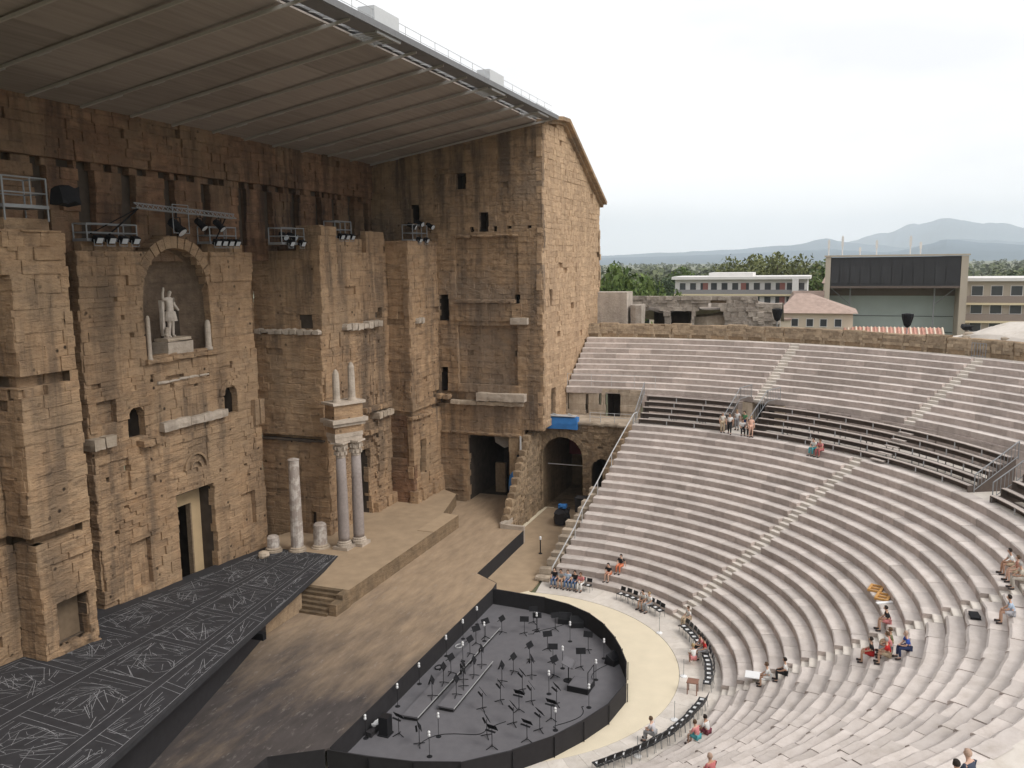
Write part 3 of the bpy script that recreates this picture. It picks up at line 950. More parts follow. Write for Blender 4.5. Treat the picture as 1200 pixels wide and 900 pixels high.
# right projection: side face looks towards -x, front looks towards -y
mz.face('right_projection', (11.3, 24.5), (0, -1), 6.2, 1.5, 9.6, M['wall'], course=(.45, .6), seed=41, amp=.2, openings=[(4.45, 4.95, 2.6, 4.0)], zones=[(0, 6.2, 5.2, 5.6, -.1)])
mz.face('right_projection', (11.05, 24.5), (0, -1), 6.2, 10.1, 18.0, M['wall'], course=(.5, .62), seed=42, amp=.16)
mz.face('right_projection', (11.3, 24.5), (0, -1), 6.2, 18.0, 24.4, M['wall'], seed=43, amp=.15, openings=[(4.15, 5.35, 18.45, 19.5)])
mz.face('right_projection', (11.3, 24.5), (0, -1), 6.2, 9.55, 10.15, M['wall'], seed=49, zones=[(0, 7, 9, 11, -.35)])
mz.face('right_projection', (11.3, PY), (1, 0), 10.4, 1.5, 10.2, M['wall'], course=(.48, .6), seed=44, amp=.3, jit=.05, openings=[(3.9, 6.4, 1.0, 7.9)] + [(q, q + .28, z, z + .28) for q, z in [(6.9, 8.3), (7.6, 8.5), (8.3, 8.2), (8.9, 8.6), (7.2, 6.9), (8.6, 6.2), (9.2, 5.2), (7.4, 4.9), (8.0, 3.9), (9.4, 3.4), (9.5, 7.4)]])
mz.face('right_projection', (11.3, PY), (1, 0), 10.4, 10.2, 18.0, M['wall'], seed=45, amp=.2, zones=[(5.9, 10.4, 10.2, 11.4, -.35)], openings=[(q, q + .26, z, z + .26) for q, z in [(6.4, 12.1), (7.0, 12.4), (7.7, 12.0), (8.8, 12.3), (9.6, 15.4), (8.4, 16.6), (2.4, 13.1)]])
mz.face('right_projection', (11.3, PY), (1, 0), 10.4, 18.0, 24.2, M['wall'], seed=46, amp=.14, openings=[(8.5, 9.2, 18.7, 19.6)])
mz.face('right_projection', (11.4, PY + .1), (1, 0), 2.6, 24.2, 26.2, M['wall'], course=(.6, .7), length=(1, 1.6), seed=47, amp=.2, jit=.06)
mz.face('right_projection', (11.4, 20.4), (0, -1), 2.2, 24.2, 26.2, M['wall'], course=(.6, .7), seed=48)
mz.face('right_projection', (14.0, PY + .5), (1, 0), 4.4, 24.2, 25.3, M['wall'], seed=50, amp=.3)
mz.face('right_projection', (18.4, PY + .1), (1, 0), 3.2, 24.2, 26.0, M['wall'], seed=51, amp=.2)
# corner pier
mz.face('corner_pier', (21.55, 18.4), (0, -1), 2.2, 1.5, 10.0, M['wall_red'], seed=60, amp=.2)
mz.face('corner_pier', (21.55, 18.4), (0, -1), 2.2, 10.4, 18.0, M['wall'], seed=61, amp=.15)
mz.face('corner_pier', (21.55, 18.4), (0, -1), 2.2, 18.5, 25.2, M['wall'], seed=62, amp=.15)
mz.face('corner_pier', (21.55, 16.2), (1, 0), 5.9, 1.5, 10.0, M['wall'], seed=63, amp=.2, openings=[(1.3, 2.5, 4.5, 7.6)], zones=[(3, 6, 1.5, 4.4, .15)])
mz.face('corner_pier', (21.55, 16.2), (1, 0), 5.9, 10.4, 18.2, M['wall'], seed=64, amp=.15)
mz.face('corner_pier', (21.55, 16.2), (1, 0), 5.9, 18.2, 25.2, M['wall'], seed=65, amp=.15)
mz.face('corner_pier', (21.8, 16.5), (1, 0), 5.6, 9.9, 10.45, M['wall'], seed=66)
mz.face('corner_pier', (21.8, 18.4), (0, -1), 1.9, 9.9, 10.45, M['wall'], seed=67)
mz.face('corner_pier', (21.8, 18.4), (0, -1), 1.9, 17.95, 18.55, M['wall'], seed=68)
swp = mz.finish(None)
# solid tops so that nothing is hollow from above
for (a, b_) in [((-14.1, 19.1, 2), (-11.8, 24.3, 25.0)), ((-30, 20.45, 2), (-14.2, 24, 24.9)), ((11.6, 18.7, 24.0), (21.9, 23, 24.15)), ((22.0, 16.7, 24.9), (27.3, 23, 25.1)), ((-7.3, 22.4, 23.9), (-3.4, 23.2, 24.15)), ((3.6, 22.4, 23.9), (7.4, 23.2, 24.12)), ((-30, 23.3, 24), (27.3, 24.2, 33.4))]:
    x = MB(); x.bb(a, b_); x.build('wall_core', M['inner'] if a[2] == 24 else M['rubble'] if a[2] > 20 else M['backing'], sw)  # core behind the slots painted dark to give them their shade

# niche of the statue
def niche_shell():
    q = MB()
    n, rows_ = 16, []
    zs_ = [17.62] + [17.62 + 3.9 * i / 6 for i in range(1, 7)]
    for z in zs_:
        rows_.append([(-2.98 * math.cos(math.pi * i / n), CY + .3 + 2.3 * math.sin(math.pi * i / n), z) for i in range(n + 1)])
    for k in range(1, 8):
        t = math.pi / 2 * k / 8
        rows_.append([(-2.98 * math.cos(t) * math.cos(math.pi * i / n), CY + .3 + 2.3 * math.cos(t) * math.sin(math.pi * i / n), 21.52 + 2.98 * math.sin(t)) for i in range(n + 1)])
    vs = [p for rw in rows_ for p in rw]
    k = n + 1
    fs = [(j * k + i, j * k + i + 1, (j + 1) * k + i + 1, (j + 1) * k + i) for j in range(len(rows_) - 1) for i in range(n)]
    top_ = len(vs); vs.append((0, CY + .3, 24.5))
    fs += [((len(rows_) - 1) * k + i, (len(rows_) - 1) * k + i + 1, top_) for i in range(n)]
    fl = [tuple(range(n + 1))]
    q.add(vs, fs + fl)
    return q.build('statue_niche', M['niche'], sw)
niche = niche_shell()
voussoirs(sw, (0, CY), (1, 0), (0, -1), 0, 2.98, 21.5, 17, .7, .03, M['wall'], depth=1.0)
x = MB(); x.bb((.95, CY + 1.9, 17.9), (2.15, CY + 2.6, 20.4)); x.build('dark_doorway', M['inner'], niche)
x = MB(); x.lathe([(.28, 0), (.28, .18), (.21, .26), (.2, 1.7), (.15, 1.95), (.06, 2.05)], (2.75, CY + .1, 17.62), 10, jit=.04); x.build('column_stub', M['white'], sw, smooth=True)
x = MB(); x.lathe([(.17, 0), (.17, .15), (.13, .22), (.12, 2.6), (.06, 2.8)], (-2.85, CY - .12, 17.5), 8, jit=.03); x.build('pilaster', M['white'], sw, smooth=True)
rough_slab(sw, 'niche_sill', (-3.2, CY - .28, 17.3), (3.3, CY + .5, 17.62), M['wall'], 6, .04)
rough_slab(sw, 'string_course', (-2.3, CY - .12, 15.95), (2.4, CY + .3, 16.12), M['white'], 5, .03)
# small arched windows
for uc, zs in ((-4.15, 14.2), (4.6, 14.3)):
    arch_lining(sw, 'window_recess', (0, CY), (1, 0), (0, 1), uc, .72, zs, 12.8, 1.6, M['inner'])
    voussoirs(sw, (0, CY), (1, 0), (0, -1), uc, .66, zs, 7, .42, .0, M['wall'], depth=.6)
# marble cornice over the royal door and loose slabs
rough_slab(sw, 'marble_cornice', (-2.35, CY - .42, 12.85), (3.8, CY + .3, 13.5), M['white'], 5, .05)
rough_slab(sw, 'cornice_block', (-8.0, CY - .5, 12.85), (-6.3, CY + .4, 13.55), M['pale'], 2, .05)
rough_slab(sw, 'cornice_block', (-4.3, CY - .6, 12.35), (-2.5, CY + .3, 12.75), M['wall'], 2, .05)
rough_slab(sw, 'cornice_block', (6.7, CY - .45, 11.7), (7.8, CY + .4, 13.5), M['wall'], 2, .05)
rough_slab(sw, 'cornice_block', (-9.6, CY + .6, 17.6), (-7.6, CY + 2.4, 18.0), M['pale'], 2, .05)
# carved medallion above the royal door
x = MB(); n = 18
for i in range(n):
    a0, a1 = math.pi * i / n, math.pi * (i + 1) / n
    for r0, r1 in ((.95, 1.1), (.45, .55)):
        pts = [(r * math.cos(a), r * math.sin(a)) for r, a in ((r0, a0), (r1, a0), (r1, a1), (r0, a1))]
        x.add([(.6 + px, CY - .14, 9.9 + pz) for px, pz in pts] + [(.6 + px, CY + .1, 9.9 + pz) for px, pz in pts], [(0, 1, 2, 3), (0, 4, 5, 1), (1, 5, 6, 2), (2, 6, 7, 3), (3, 7, 4, 0)])
x.build('carved_medallion', M['wall'], sw)
# royal doorway
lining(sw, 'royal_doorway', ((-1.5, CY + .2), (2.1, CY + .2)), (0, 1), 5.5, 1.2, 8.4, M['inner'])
x = MB(); x.bb((1.15, CY + 1.15, 1.5), (2.3, CY + 1.4, 8.38)); x.bb((-1.7, CY + 1.15, 7.25), (1.148, CY + 1.4, 8.37))
dp = x.build('door_panel', simple('tan_door_render', (0.50, 0.37, 0.22), .9, noise_amt=.12, nscale=1.5), sw)
x = MB(); x.bb((1.02, CY + 1.08, 1.5), (1.148, CY + 1.45, 7.25)); x.build('door_frame', M['rubble'], dp)
# left pier base niche
lining(sw, 'pier_niche', ((-13.85, PY + .2), (-11.85, PY + .2)), (0, 1), 1.1, 4.1, 6.5, M['niche'])
rough_slab(sw, 'pier_sill', (-14.0, PY - .1, 3.7), (-11.6, PY + .5, 4.1), M['wall'], 3, .05)
# right projection ledges, openings
lining(sw, 'side_doorway', ((15.2, PY + .3), (17.7, PY + .3)), (0, 1), 4.0, 1.5, 7.9, M['inner'])
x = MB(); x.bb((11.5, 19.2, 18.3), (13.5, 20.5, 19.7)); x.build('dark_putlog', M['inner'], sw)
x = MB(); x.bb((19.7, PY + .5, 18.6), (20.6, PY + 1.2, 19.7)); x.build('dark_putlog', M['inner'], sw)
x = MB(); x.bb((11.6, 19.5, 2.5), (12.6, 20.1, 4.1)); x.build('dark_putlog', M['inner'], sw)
rough_slab(sw, 'marble_ledge', (10.85, 24.3, 18.0), (11.7, 18.35, 18.4), M['white'], 9, .07)
rough_slab(sw, 'marble_ledge', (14.0, PY - .55, 18.0), (19.9, PY + .4, 18.55), M['white'], 7, .08)
rough_slab(sw, 'marble_ledge', (22.6, 15.75, 18.0), (23.8, 16.6, 18.6), M['white'], 2, .08)
rough_slab(sw, 'architrave', (16.8, PY - .35, 10.9), (21.4, PY + .4, 11.4), M['wall'], 5, .05)
rough_slab(sw, 'architrave', (18.6, PY - .5, 10.2), (21.3, PY + .4, 10.75), M['pale'], 4, .05)
rough_slab(sw, 'architrave', (16.3, PY - .45, 9.1), (19.2, PY + .4, 9.5), M['wall'], 4, .06)
rough_slab(sw, 'corner_ledge', (21.3, 15.9, 9.6), (25.2, 16.6, 9.95), M['wall'], 4, .08)
rough_slab(sw, 'plinth', (17.9, PY - .5, 1.9), (21.6, PY + .4, 3.1), M['wall'], 4, .08)
rough_slab(sw, 'plinth', (21.3, 15.7, 1.9), (26.9, 16.6, 3.3), M['wall'], 5, .1)
rough_slab(sw, 'shelf', (10.95, 24.2, 9.62), (11.6, 18.5, 9.8), M['inner'], 5, .03)

# ================================================================ CORNER TOWER: return wall and end face
tw = empty('corner_tower', label='tall square stone tower closing the stage, sloping roof edge', cat='tower')
mt = Masonry(tw)
TX, TY = 27.4, 6.05
U = lambda y: 22.9 - y                       # u of the return wall: runs towards -y, outside is -x
ropen = [(U(14.25), U(13.2), 29.8, 31.2), (U(12.05), U(11.1), 26.0, 27.7), (U(16.15), U(15.15), 18.0, 20.4), (U(16.15), U(15.4), 11.45, 13.7), (U(13.45), U(9.4), 1.0, 7.4), (U(18.8), U(17.9), 26.9, 28.6)]
ropen += [(U(y) - .17, U(y) + .17, z - .2, z + .2) for y, z in ((12.7, 26.3), (10.45, 26.25), (9.1, 26.35), (7.25, 26.4))]
ropen += [(U(8.5) - .3, U(8.5) + .3, 19.6, 20.4)]
rz = [(U(14.4), U(8.3), 20.0, 25.5, -.18), (U(14.3), U(8.45), 12.2, 17.6, -.42), (U(14.4), U(8.0), 11.6, 12.2, .12), (U(15.0), U(8.0), 18.0, 19.6, .12), (0, 17, 6.0, 7.6, .06), (U(16), U(13.6), 2.0, 3.4, .12), (U(16.2), U(13.6), 10.3, 11.6, -.3)]
mt.face('return_wall', (TX, 22.9), (0, -1), 16.85, 0.0, 35.4, M['ret'], course=(.44, .58), length=(.6, 1.3), openings=ropen, zones=rz, seed=71, amp=.08, jit=.02, top=lambda u: 35.35 + min(0, (u - 16.7)) * .175, right=lambda z: 16.85 if z > 8.3 else U(8.0))
etop = lambda u: 35.2 if u < 4 else (35.9 if u < 6.2 else 35.9 - (u - 6.2) * .475)
mt.face('end_wall', (TX + .05, TY), (1, 0), 19.8, 8.3, 35.9, M['tower'], course=(.42, .56), length=(.7, 1.5), openings=[(2.1, 2.75, 19.3, 20.8), (2.2, 3.6, 8.9, 11.7)], seed=72, amp=.05, jit=.018, kind='h', top=etop)
mt.face('outer_wall', (TX + 19.9, TY), (0, 1), 17, 0.0, 29.2, M['tower'], seed=73, length=(1.2, 2.4), course=(.6, .9))
twp = mt.finish(None)
x = MB()
prof = [(TX + .5, 0), (TX + 19.4, 0), (TX + 19.4, 28.9), (TX + 6.0, 35.3), (TX + 4, 34.9), (TX + .5, 34.2)]
x.add([(a, TY + .5 + 15.6, z) for a, z in prof] + [(a, 23.5, z) for a, z in prof], [(0, 1, 2, 3, 4, 5), (6, 11, 10, 9, 8, 7)] + [(i, 6 + i, 6 + (i + 1) % 6, (i + 1) % 6) for i in range(6)])
x.build('tower_core', M['backing'], tw)
x = MB()
x.add([(TX + .6, TY + .6, 34.1), (TX + 4, TY + .6, 34.6), (TX + 6, TY + .6, 35.2), (TX + 19.3, TY + .6, 28.9), (TX + .6, 22.4, 34.1), (TX + 4, 22.4, 34.6), (TX + 6, 22.4, 35.2), (TX + 19.3, 22.4, 28.9)], [(0, 1, 5, 4), (1, 2, 6, 5), (2, 3, 7, 6)])
x.build('tower_roof', M['rubble'], tw)
# moulded coping along the sloping gable
cop = [(TX - .1, 35.15), (TX + 4.2, 35.75), (TX + 6.4, 35.85), (TX + 20.3, 29.2)]
for (a, b_) in zip(cop[:-1], cop[1:]):
    d = Vector((b_[0] - a[0], 0, b_[1] - a[1])); n = max(1, int(d.length / 1.25))
    for i in range(n):
        p = Vector((a[0], TY + .25, a[1])) + d * (i / n); q_ = Vector((a[0], TY + .25, a[1])) + d * ((i + .985) / n)
        x = MB(); x.bar(p + Vector((0, -.2, .25)), q_ + Vector((0, -.2, .25)), 1.5, .34); x.bar(p + Vector((0, 0, -.05)), q_ + Vector((0, 0, -.05)), 1.1, .3)
        x.build('coping_stone', M['ret'], tw)
# openings of the return wall
for (y0, y1, z0, z1, dp_) in ((14.25, 13.2, 29.8, 31.2, 1.5), (12.05, 11.1, 26.0, 27.7, 1.5), (16.15, 15.15, 18.0, 20.4, 2), (16.15, 15.4, 11.45, 13.7, 2), (18.8, 17.9, 26.9, 28.6, 1.5), (8.8, 8.2, 19.6, 20.4, 1), (12.9, 12.5, 26.1, 26.5, .7), (10.65, 10.25, 26.05, 26.45, .7), (9.3, 8.9, 26.15, 26.55, .7), (7.45, 7.05, 26.2, 26.6, .7)):
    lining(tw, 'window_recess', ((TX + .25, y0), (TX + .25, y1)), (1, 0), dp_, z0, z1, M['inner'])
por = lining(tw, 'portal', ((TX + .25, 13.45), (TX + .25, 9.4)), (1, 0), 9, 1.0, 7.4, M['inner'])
x = MB(); x.bb((31.0, 11.2, 1.1), (31.4, 12.2, 4.0)); x.build('inner_pillar', M['rubble'], por)
x = MB(); x.add([(29.3, 9.5, 7.35), (29.3, 11.6, 7.35), (29.0, 11.4, 6.5), (28.8, 10.4, 6.05), (29.0, 9.5, 6.3), (29.8, 10.4, 6.2)], [(0, 1, 2, 3, 4), (0, 4, 5), (1, 2, 5), (3, 5, 4), (2, 5, 3)]); x.build('drape', simple('grey_drape', (.32, .29, .26), .9), por)
lining(tw, 'window_recess', ((29.5, TY + .25), (30.2, TY + .25)), (0, 1), 1.2, 19.3, 20.8, M['inner'])
lining(tw, 'doorway', ((29.65, TY + .25), (31.05, TY + .25)), (0, 1), 1.5, 8.9, 11.7, M['rubble'])
rough_slab(tw, 'marble_block', (TX - .55, 8.95, 17.75), (TX + .2, 7.35, 18.4), M['white'], 1, .03)
rough_slab(tw, 'panel_ledge', (TX - .3, 14.4, 19.6), (TX + .3, 8.6, 20.0), M['ret'], 7, .05)
rough_slab(tw, 'ragged_ledge', (TX - .25, 14.3, 25.5), (TX + .3, 8.3, 25.75), M['ret'], 8, .07)
rough_slab(tw, 'inscribed_cornice', (TX - .7, 12.3, 10.75), (TX + .3, 7.6, 11.5), M['white'], 4, .04)
rough_slab(tw, 'lower_cornice', (TX - .45, 15.0, 10.3), (TX + .3, 7.9, 10.7), M['pale'], 8, .04)
rough_slab(tw, 'portal_lintel', (TX - .3, 16.1, 7.5), (TX + .3, 8.2, 7.75), M['ret'], 9, .05)
rough_slab(tw, 'bracket', (TX - .8, 16.4, 10.8), (TX + .3, 15.0, 11.3), M['wall'], 2, .08)
rough_slab(tw, 'jamb', (TX - .2, 9.35, 1.0), (TX + .3, 8.4, 7.4), M['rubble'], 1, .05)
# ================================================================ ROOF over the stage
def roof_material():
    m = bpy.data.materials.new('brown_roof_lining')
    m.use_nodes = True
    nt = m.node_tree; N, L = nt.nodes, nt.links
    bs = N['Principled BSDF']; bs.inputs['Roughness'].default_value = .55; bs.inputs['Specular IOR Level'].default_value = .25
    g = N.new('ShaderNodeNewGeometry')
    mp = N.new('ShaderNodeMapping'); mp.inputs['Scale'].default_value = (.12, 2.6, 1)
    L.new(g.outputs['Position'], mp.inputs['Vector'])
    n = N.new('ShaderNodeTexNoise'); n.inputs['Scale'].default_value = 1.5; n.inputs['Detail'].default_value = 5
    L.new(mp.outputs['Vector'], n.inputs['Vector'])
    oi = N.new('ShaderNodeObjectInfo')
    ma = N.new('ShaderNodeMath'); ma.operation = 'MULTIPLY_ADD'; ma.inputs[1].default_value = .5
    L.new(oi.outputs['Random'], ma.inputs[0]); L.new(n.outputs['Fac'], ma.inputs[2])
    cr = N.new('ShaderNodeValToRGB')
    cr.color_ramp.elements[0].position = .35; cr.color_ramp.elements[0].color = (.235, .205, .185, 1)
    cr.color_ramp.elements[1].position = 1.0; cr.color_ramp.elements[1].color = (.37, .325, .295, 1)
    L.new(ma.outputs[0], cr.inputs['Fac']); L.new(cr.outputs['Color'], bs.inputs['Base Color'])
    return m
M['roofskin'] = roof_material()
M['beam'] = simple('brown_grey_beam', (.42, .39, .36), .6, noise_amt=.1)
M['fascia'] = simple('grey_metal_fascia', (.17, .17, .175), .6, noise_amt=.12)
roof = empty('stage_roof', label='broad brown panelled roof sloping over the stage wall', cat='roof')
rzf = lambda y: 35.25 + (6.2 - y) * 0.175
beams_x = [-31 + 3.62 * i for i in range(17)]
ycuts = [23.6, 19.3, 15.0, 10.7, 6.45]
pm = {}
for i in range(len(beams_x)):
    x0 = beams_x[i]
    x1 = beams_x[i + 1] if i + 1 < len(beams_x) else 27.5
    if x1 > 27.6: x1 = 27.6
    for j in range(4):
        y0, y1 = ycuts[j + 1], ycuts[j]
        q = MB()
        a = .012
        vs = [(x0 + a, y0 + a, rzf(y0)), (x1 - a, y0 + a, rzf(y0)), (x1 - a, y1 - a, rzf(y1)), (x0 + a, y1 - a, rzf(y1))]
        # shallow ribs run along the panel
        nrib = 9
        for k in range(nrib):
            u0, u1 = k / nrib, (k + 1) / nrib
            ya, yb = y0 + (y1 - y0) * u0 + .012, y0 + (y1 - y0) * u1 - .012
            q.add([(x0 + a, ya, rzf(ya)), (x1 - a, ya, rzf(ya)), (x1 - a, yb, rzf(yb) - .02), (x0 + a, yb, rzf(yb) - .02),
                   (x0 + a, ya, rzf(ya) + .1), (x1 - a, ya, rzf(ya) + .1), (x1 - a, yb, rzf(yb) + .1), (x0 + a, yb, rzf(yb) + .1)],
                  [(0, 3, 2, 1), (4, 5, 6, 7), (0, 1, 5, 4), (1, 2, 6, 5), (2, 3, 7, 6), (3, 0, 4, 7)])
        q.build('roof_panel', M['roofskin'], roof)
    q = MB()
    q.bar((x0, 23.4, rzf(23.4) - .07), (x0, 4.95, 35.2), .1, .14)
    bm_ = q.build('beam', M['beam'], roof)
    q = MB()
    q.bar((x0 + .1, 23.0, rzf(23) - .12), (x0 + .1, 6.4, rzf(6.4) - .12), .06, .06)
    for yy in (20.5, 17.5, 14.5, 11.5, 8.5): q.bar((x0 + .1, yy, rzf(yy) - .19), (x0 + .1, yy - .9, rzf(yy - .9) - .19), .05, .05)
    q.build('lower_chord', M['pipe'], bm_)
q = MB()
q.add([(-31, 6.4, 35.42), (27.6, 6.4, 35.42), (27.6, 23.8, 32.4), (-31, 23.8, 32.4), (-31, 6.4, 35.75), (27.6, 6.4, 35.75), (27.6, 23.8, 32.75), (-31, 23.8, 32.75)], [(0, 3, 2, 1), (4, 5, 6, 7), (0, 1, 5, 4), (1, 2, 6, 5), (2, 3, 7, 6), (3, 0, 4, 7)])
q.build('roof_deck', M['fascia'], roof)
# open slot with small struts, then the front gutter beam
q = MB()
xx = -31.0
while xx < 27.6:
    q.bar((xx, 6.4, 35.35), (xx + .6, 5.75, 35.35), .022)
    q.bar((xx + .6, 5.75, 35.35), (xx + 1.2, 6.4, 35.35), .022)
    xx += 1.2
q.build('slot_lattice', M['pipe'], roof, kind='stuff')
for i in range(14):
    x0 = -31 + 4.2 * i
    q = MB(); q.bb((x0 + .01, 4.7, 35.24), (min(27.7, x0 + 4.19), 5.78, 35.42)); q.bb((x0 + .01, 4.6, 35.26), (min(27.7, x0 + 4.19), 4.696, 35.6))
    q.build('front_beam', M['fascia'], roof)
q = MB()
for xx in [(-30 + 1.9 * i) for i in range(30)]:
    q.tube((xx, 5.0, 35.45), (xx, 5.0, 36.3), .02, 5)
for zz in (35.9, 36.3): q.tube((-31, 5.0, zz), (27.2, 5.0, zz), .018, 5)
q.build('roof_railing', M['pipe'], roof)
for bx in (-3.2, 12.8, 22.9):
    h = empty('light_hatch', parent=roof)
    q = MB(); q.bb((bx, 4.92, 35.47), (bx + 2.7, 5.9, 36.5)) if bx < 20 else q.bb((bx, 4.92, 35.47), (bx + 2.4, 5.6, 35.85))
    q.build('hatch_box', simple('pale_metal_box', (.55, .56, .57), .6, noise_amt=.05) if bx < 0 else bpy.data.materials['pale_metal_box'], h)
    q = MB()
    for k in range(7): q.bar((bx + .2 + k * .36, 4.85, 35.2), (bx + .2 + k * .36, 6.4, 35.2), .07)
    for yy in (4.85, 6.4): q.bar((bx, yy, 35.18), (bx + 2.6, yy, 35.18), .12)
    q.build('grating', M['pipe'], h)

# ================================================================ ARCH WALL beside the tower, terrace, steps
aw = empty('arch_wall', label='rubble wall with a large and a small arch under the terrace', cat='wall')
ma = Masonry(aw)
AX = 30.3
# u runs -y, outside -x ; u=0 at y=7.4
V = lambda y: 7.4 - y
big_c, big_h, big_s = V(5.2), 1.98, 5.15
sm_c, sm_h, sm_s = V(1.4), 0.98, 4.3
ma.face('arch_face', (AX, 7.4), (0, -1), 9.8, 0.0, 8.35, M['rubble'], course=(.22, .34), length=(.3, .7), openings=[('arch', big_c, big_h, big_s, -.1), ('arch', sm_c, sm_h, sm_s, 1.6)], seed=81, amp=.12, jit=.05, miss=.03)
ma.finish(None)
arch_lining(aw, 'great_vault', (AX, 7.4), (0, -1), (1, 0), big_c, big_h, big_s, -.05, 10, M['bank'])
arch_lining(aw, 'small_vault', (AX, 7.4), (0, -1), (1, 0), sm_c, sm_h, sm_s, 1.4, 4, M['inner'])
voussoirs(aw, (AX, 7.4), (0, -1), (-1, 0), big_c, big_h, big_s, 19, .5, .08, M['rubble'], depth=.6)
voussoirs(aw, (AX, 7.4), (0, -1), (-1, 0), sm_c, sm_h, sm_s, 11, .36, .06, M['rubble'], depth=.6)
q = MB(); q.bar((AX + 1.2, V(0) - big_c + big_h - .0 - 0.2, 4.2), (AX + 1.2, V(0) - big_c - big_h + .2, 4.2), .07); q.build('tie_bar', M['pipe'], aw)
q = MB(); q.add([(36, 3.3, 7.0), (36, 6.2, 7.0), (36, 6.2, 4.2), (36, 3.3, 4.2), (36.1, 3.3, 7.0), (36.1, 6.2, 7.0), (36.1, 6.2, 4.2), (36.1, 3.3, 4.2)], [(0, 1, 2, 3), (4, 7, 6, 5), (0, 4, 5, 1), (1, 5, 6, 2), (2, 6, 7, 3), (3, 7, 4, 0)])
q.build('maroon_curtain', simple('maroon_cloth', (.13, .03, .035), .9), aw)
q = MB(); q.prism([(AX + .45, 7.4), (AX + .45, -2.4), (34.4, -2.4), (34.4, 7.4)], 8.2, 8.55); q.build('terrace_slab', M['pale'], aw)
for i in range(8):
    y0 = 7.3 - i * 1.22
    lump((AX - .2, y0, 8.3), (AX + .7, y0 - 1.2, 8.6 + R.uniform(-.04, .05)), .05).build('coping_stone', M['pale'], aw)
# podium wall below the upper rows: big pale blocks, doorway
pw = empty('podium_wall', label='low wall of large pale blocks with dark doorway below upper rows', cat='wall')
mp_ = Masonry(pw)
mp_.face('podium_face', (34.45, 7.6), (0, -1), 8.9, 8.5, 11.15, M['pale'], course=(.85, 1.15), length=(1.1, 1.9), openings=[(V(1.95), V(.45), 8.5, 10.85), (V(7.1), V(6.5), 10.6, 11.0), (V(3.9), V(3.6), 8.7, 10.6), (V(2.55), V(2.3), 9.6, 11.0), (V(5.7), V(5.6), 9, 11)], seed=83, amp=.04, jit=.03, miss=0)
seg_n = 30
for i in range(seg_n):
    a0, a1 = rad(-2.4 - 3.2 * i), rad(-2.4 - 3.2 * (i + 1))
    p = Vector((34.45 * math.cos(a0), 34.45 * math.sin(a0))); q_ = Vector((34.45 * math.cos(a1), 34.45 * math.sin(a1)))
    d = q_ - p
    if -23.5 < -2.4 - 3.2 * (i + .5) < -19.5: continue
    mp_.face('podium_face', (p.x, p.y), (d.x / d.length, d.y / d.length), d.length, 9.0, 10.8, M['riser'], course=(.5, .62), length=(.9, 1.6), seed=200 + i, amp=.02, jit=.012, miss=0, kind='s')
mp_.finish(None)
lining(pw, 'doorway', ((34.6, 1.95), (34.6, .45)), (1, 0), 2.5, 8.5, 10.85, M['inner'])
for j0, j1 in ((-18.4, -19.9), (-23.4, -24.8)):
    q = MB(); q.prism([(r_ * math.cos(rad(t_)), r_ * math.sin(rad(t_))) for r_, t_ in ((34.2, j0), (35.6, j0), (35.6, j1), (34.2, j1))], 9.05, 10.82); q.build('jamb', M['pale'], pw)
lining(pw, 'vomitory', ((34.2 * math.cos(rad(-18.4)), 34.2 * math.sin(rad(-18.4))), (34.2 * math.cos(rad(-24.8)), 34.2 * math.sin(rad(-24.8)))), (math.cos(rad(-21.4)), math.sin(rad(-21.4))), 3, 9.06, 10.83, M['inner'])
for y in (3.75, 2.42):
    q = MB(); q.bb((34.5, y - .2, 8.6), (34.9, y + .2, 11.1)); q.build('dark_crack', M['inner'], pw)
# blue sheet over a crate on the terrace
bc = empty('blue_covered_crate', (AX - .1, 6.0, 8.5), label='blue tarpaulin thrown over a long crate above the arch', cat='crate')
q = MB(); lump((-.45, -2.0, 0), (.45, .75, 1.15), .05).v
cv = lump((-.35, -2.35, -.6), (.5, .55, .55), .05); cv.build('tarpaulin', M['blue'], bc)
q = MB(); q.bb((-.4, -2.2, .62), (.4, .5, .68)); q.bar((0, -1.9, .66), (.1, -1.4, .82), .1); q.bar((0, -.4, .66), (.1, .1, .8), .1); q.build('ropes', M['pipe'], bc)
# stepped ruin of the side wall, left of the arch
st = empty('stepped_ruin', label='ragged stepped stone wall climbing to the arch', cat='wall')
for i in range(13):
    t = i / 12
    x0, z0 = 20.9 + 6.0 * t, 1.3 + 6.3 * t
    lump((x0, 7.25, z0 - .55), (x0 + .95, 7.95, z0 + .1 + R.uniform(-.08, .1)), .08).build('step_stone', M['white'] if i in (0,) else M['rubble'], st)
q = MB(); q.add([(21.0, 7.4, 0), (30.3, 7.4, 0), (30.3, 7.4, 8.2), (27.2, 7.4, 7.4), (21.2, 7.4, 1.0), (21.0, 7.9, 0), (30.3, 7.9, 0), (30.3, 7.9, 8.2), (27.2, 7.9, 7.4), (21.2, 7.9, 1.0)], [(0, 1, 2, 3, 4), (5, 9, 8, 7, 6), (0, 4, 9, 5), (4, 3, 8, 9), (3, 2, 7, 8)])
core = q.build('rubble_core', M['rubble'], st)
ms = Masonry(st, 300)
ms.face('lane_face', (21.2, 7.26), (1, 0), 9.0, 0, 8.2, M['rubble'], course=(.24, .36), length=(.35, .8), seed=85, amp=.12, jit=.05, top=lambda u: 1.0 + u * 1.05)
ms.finish(None)
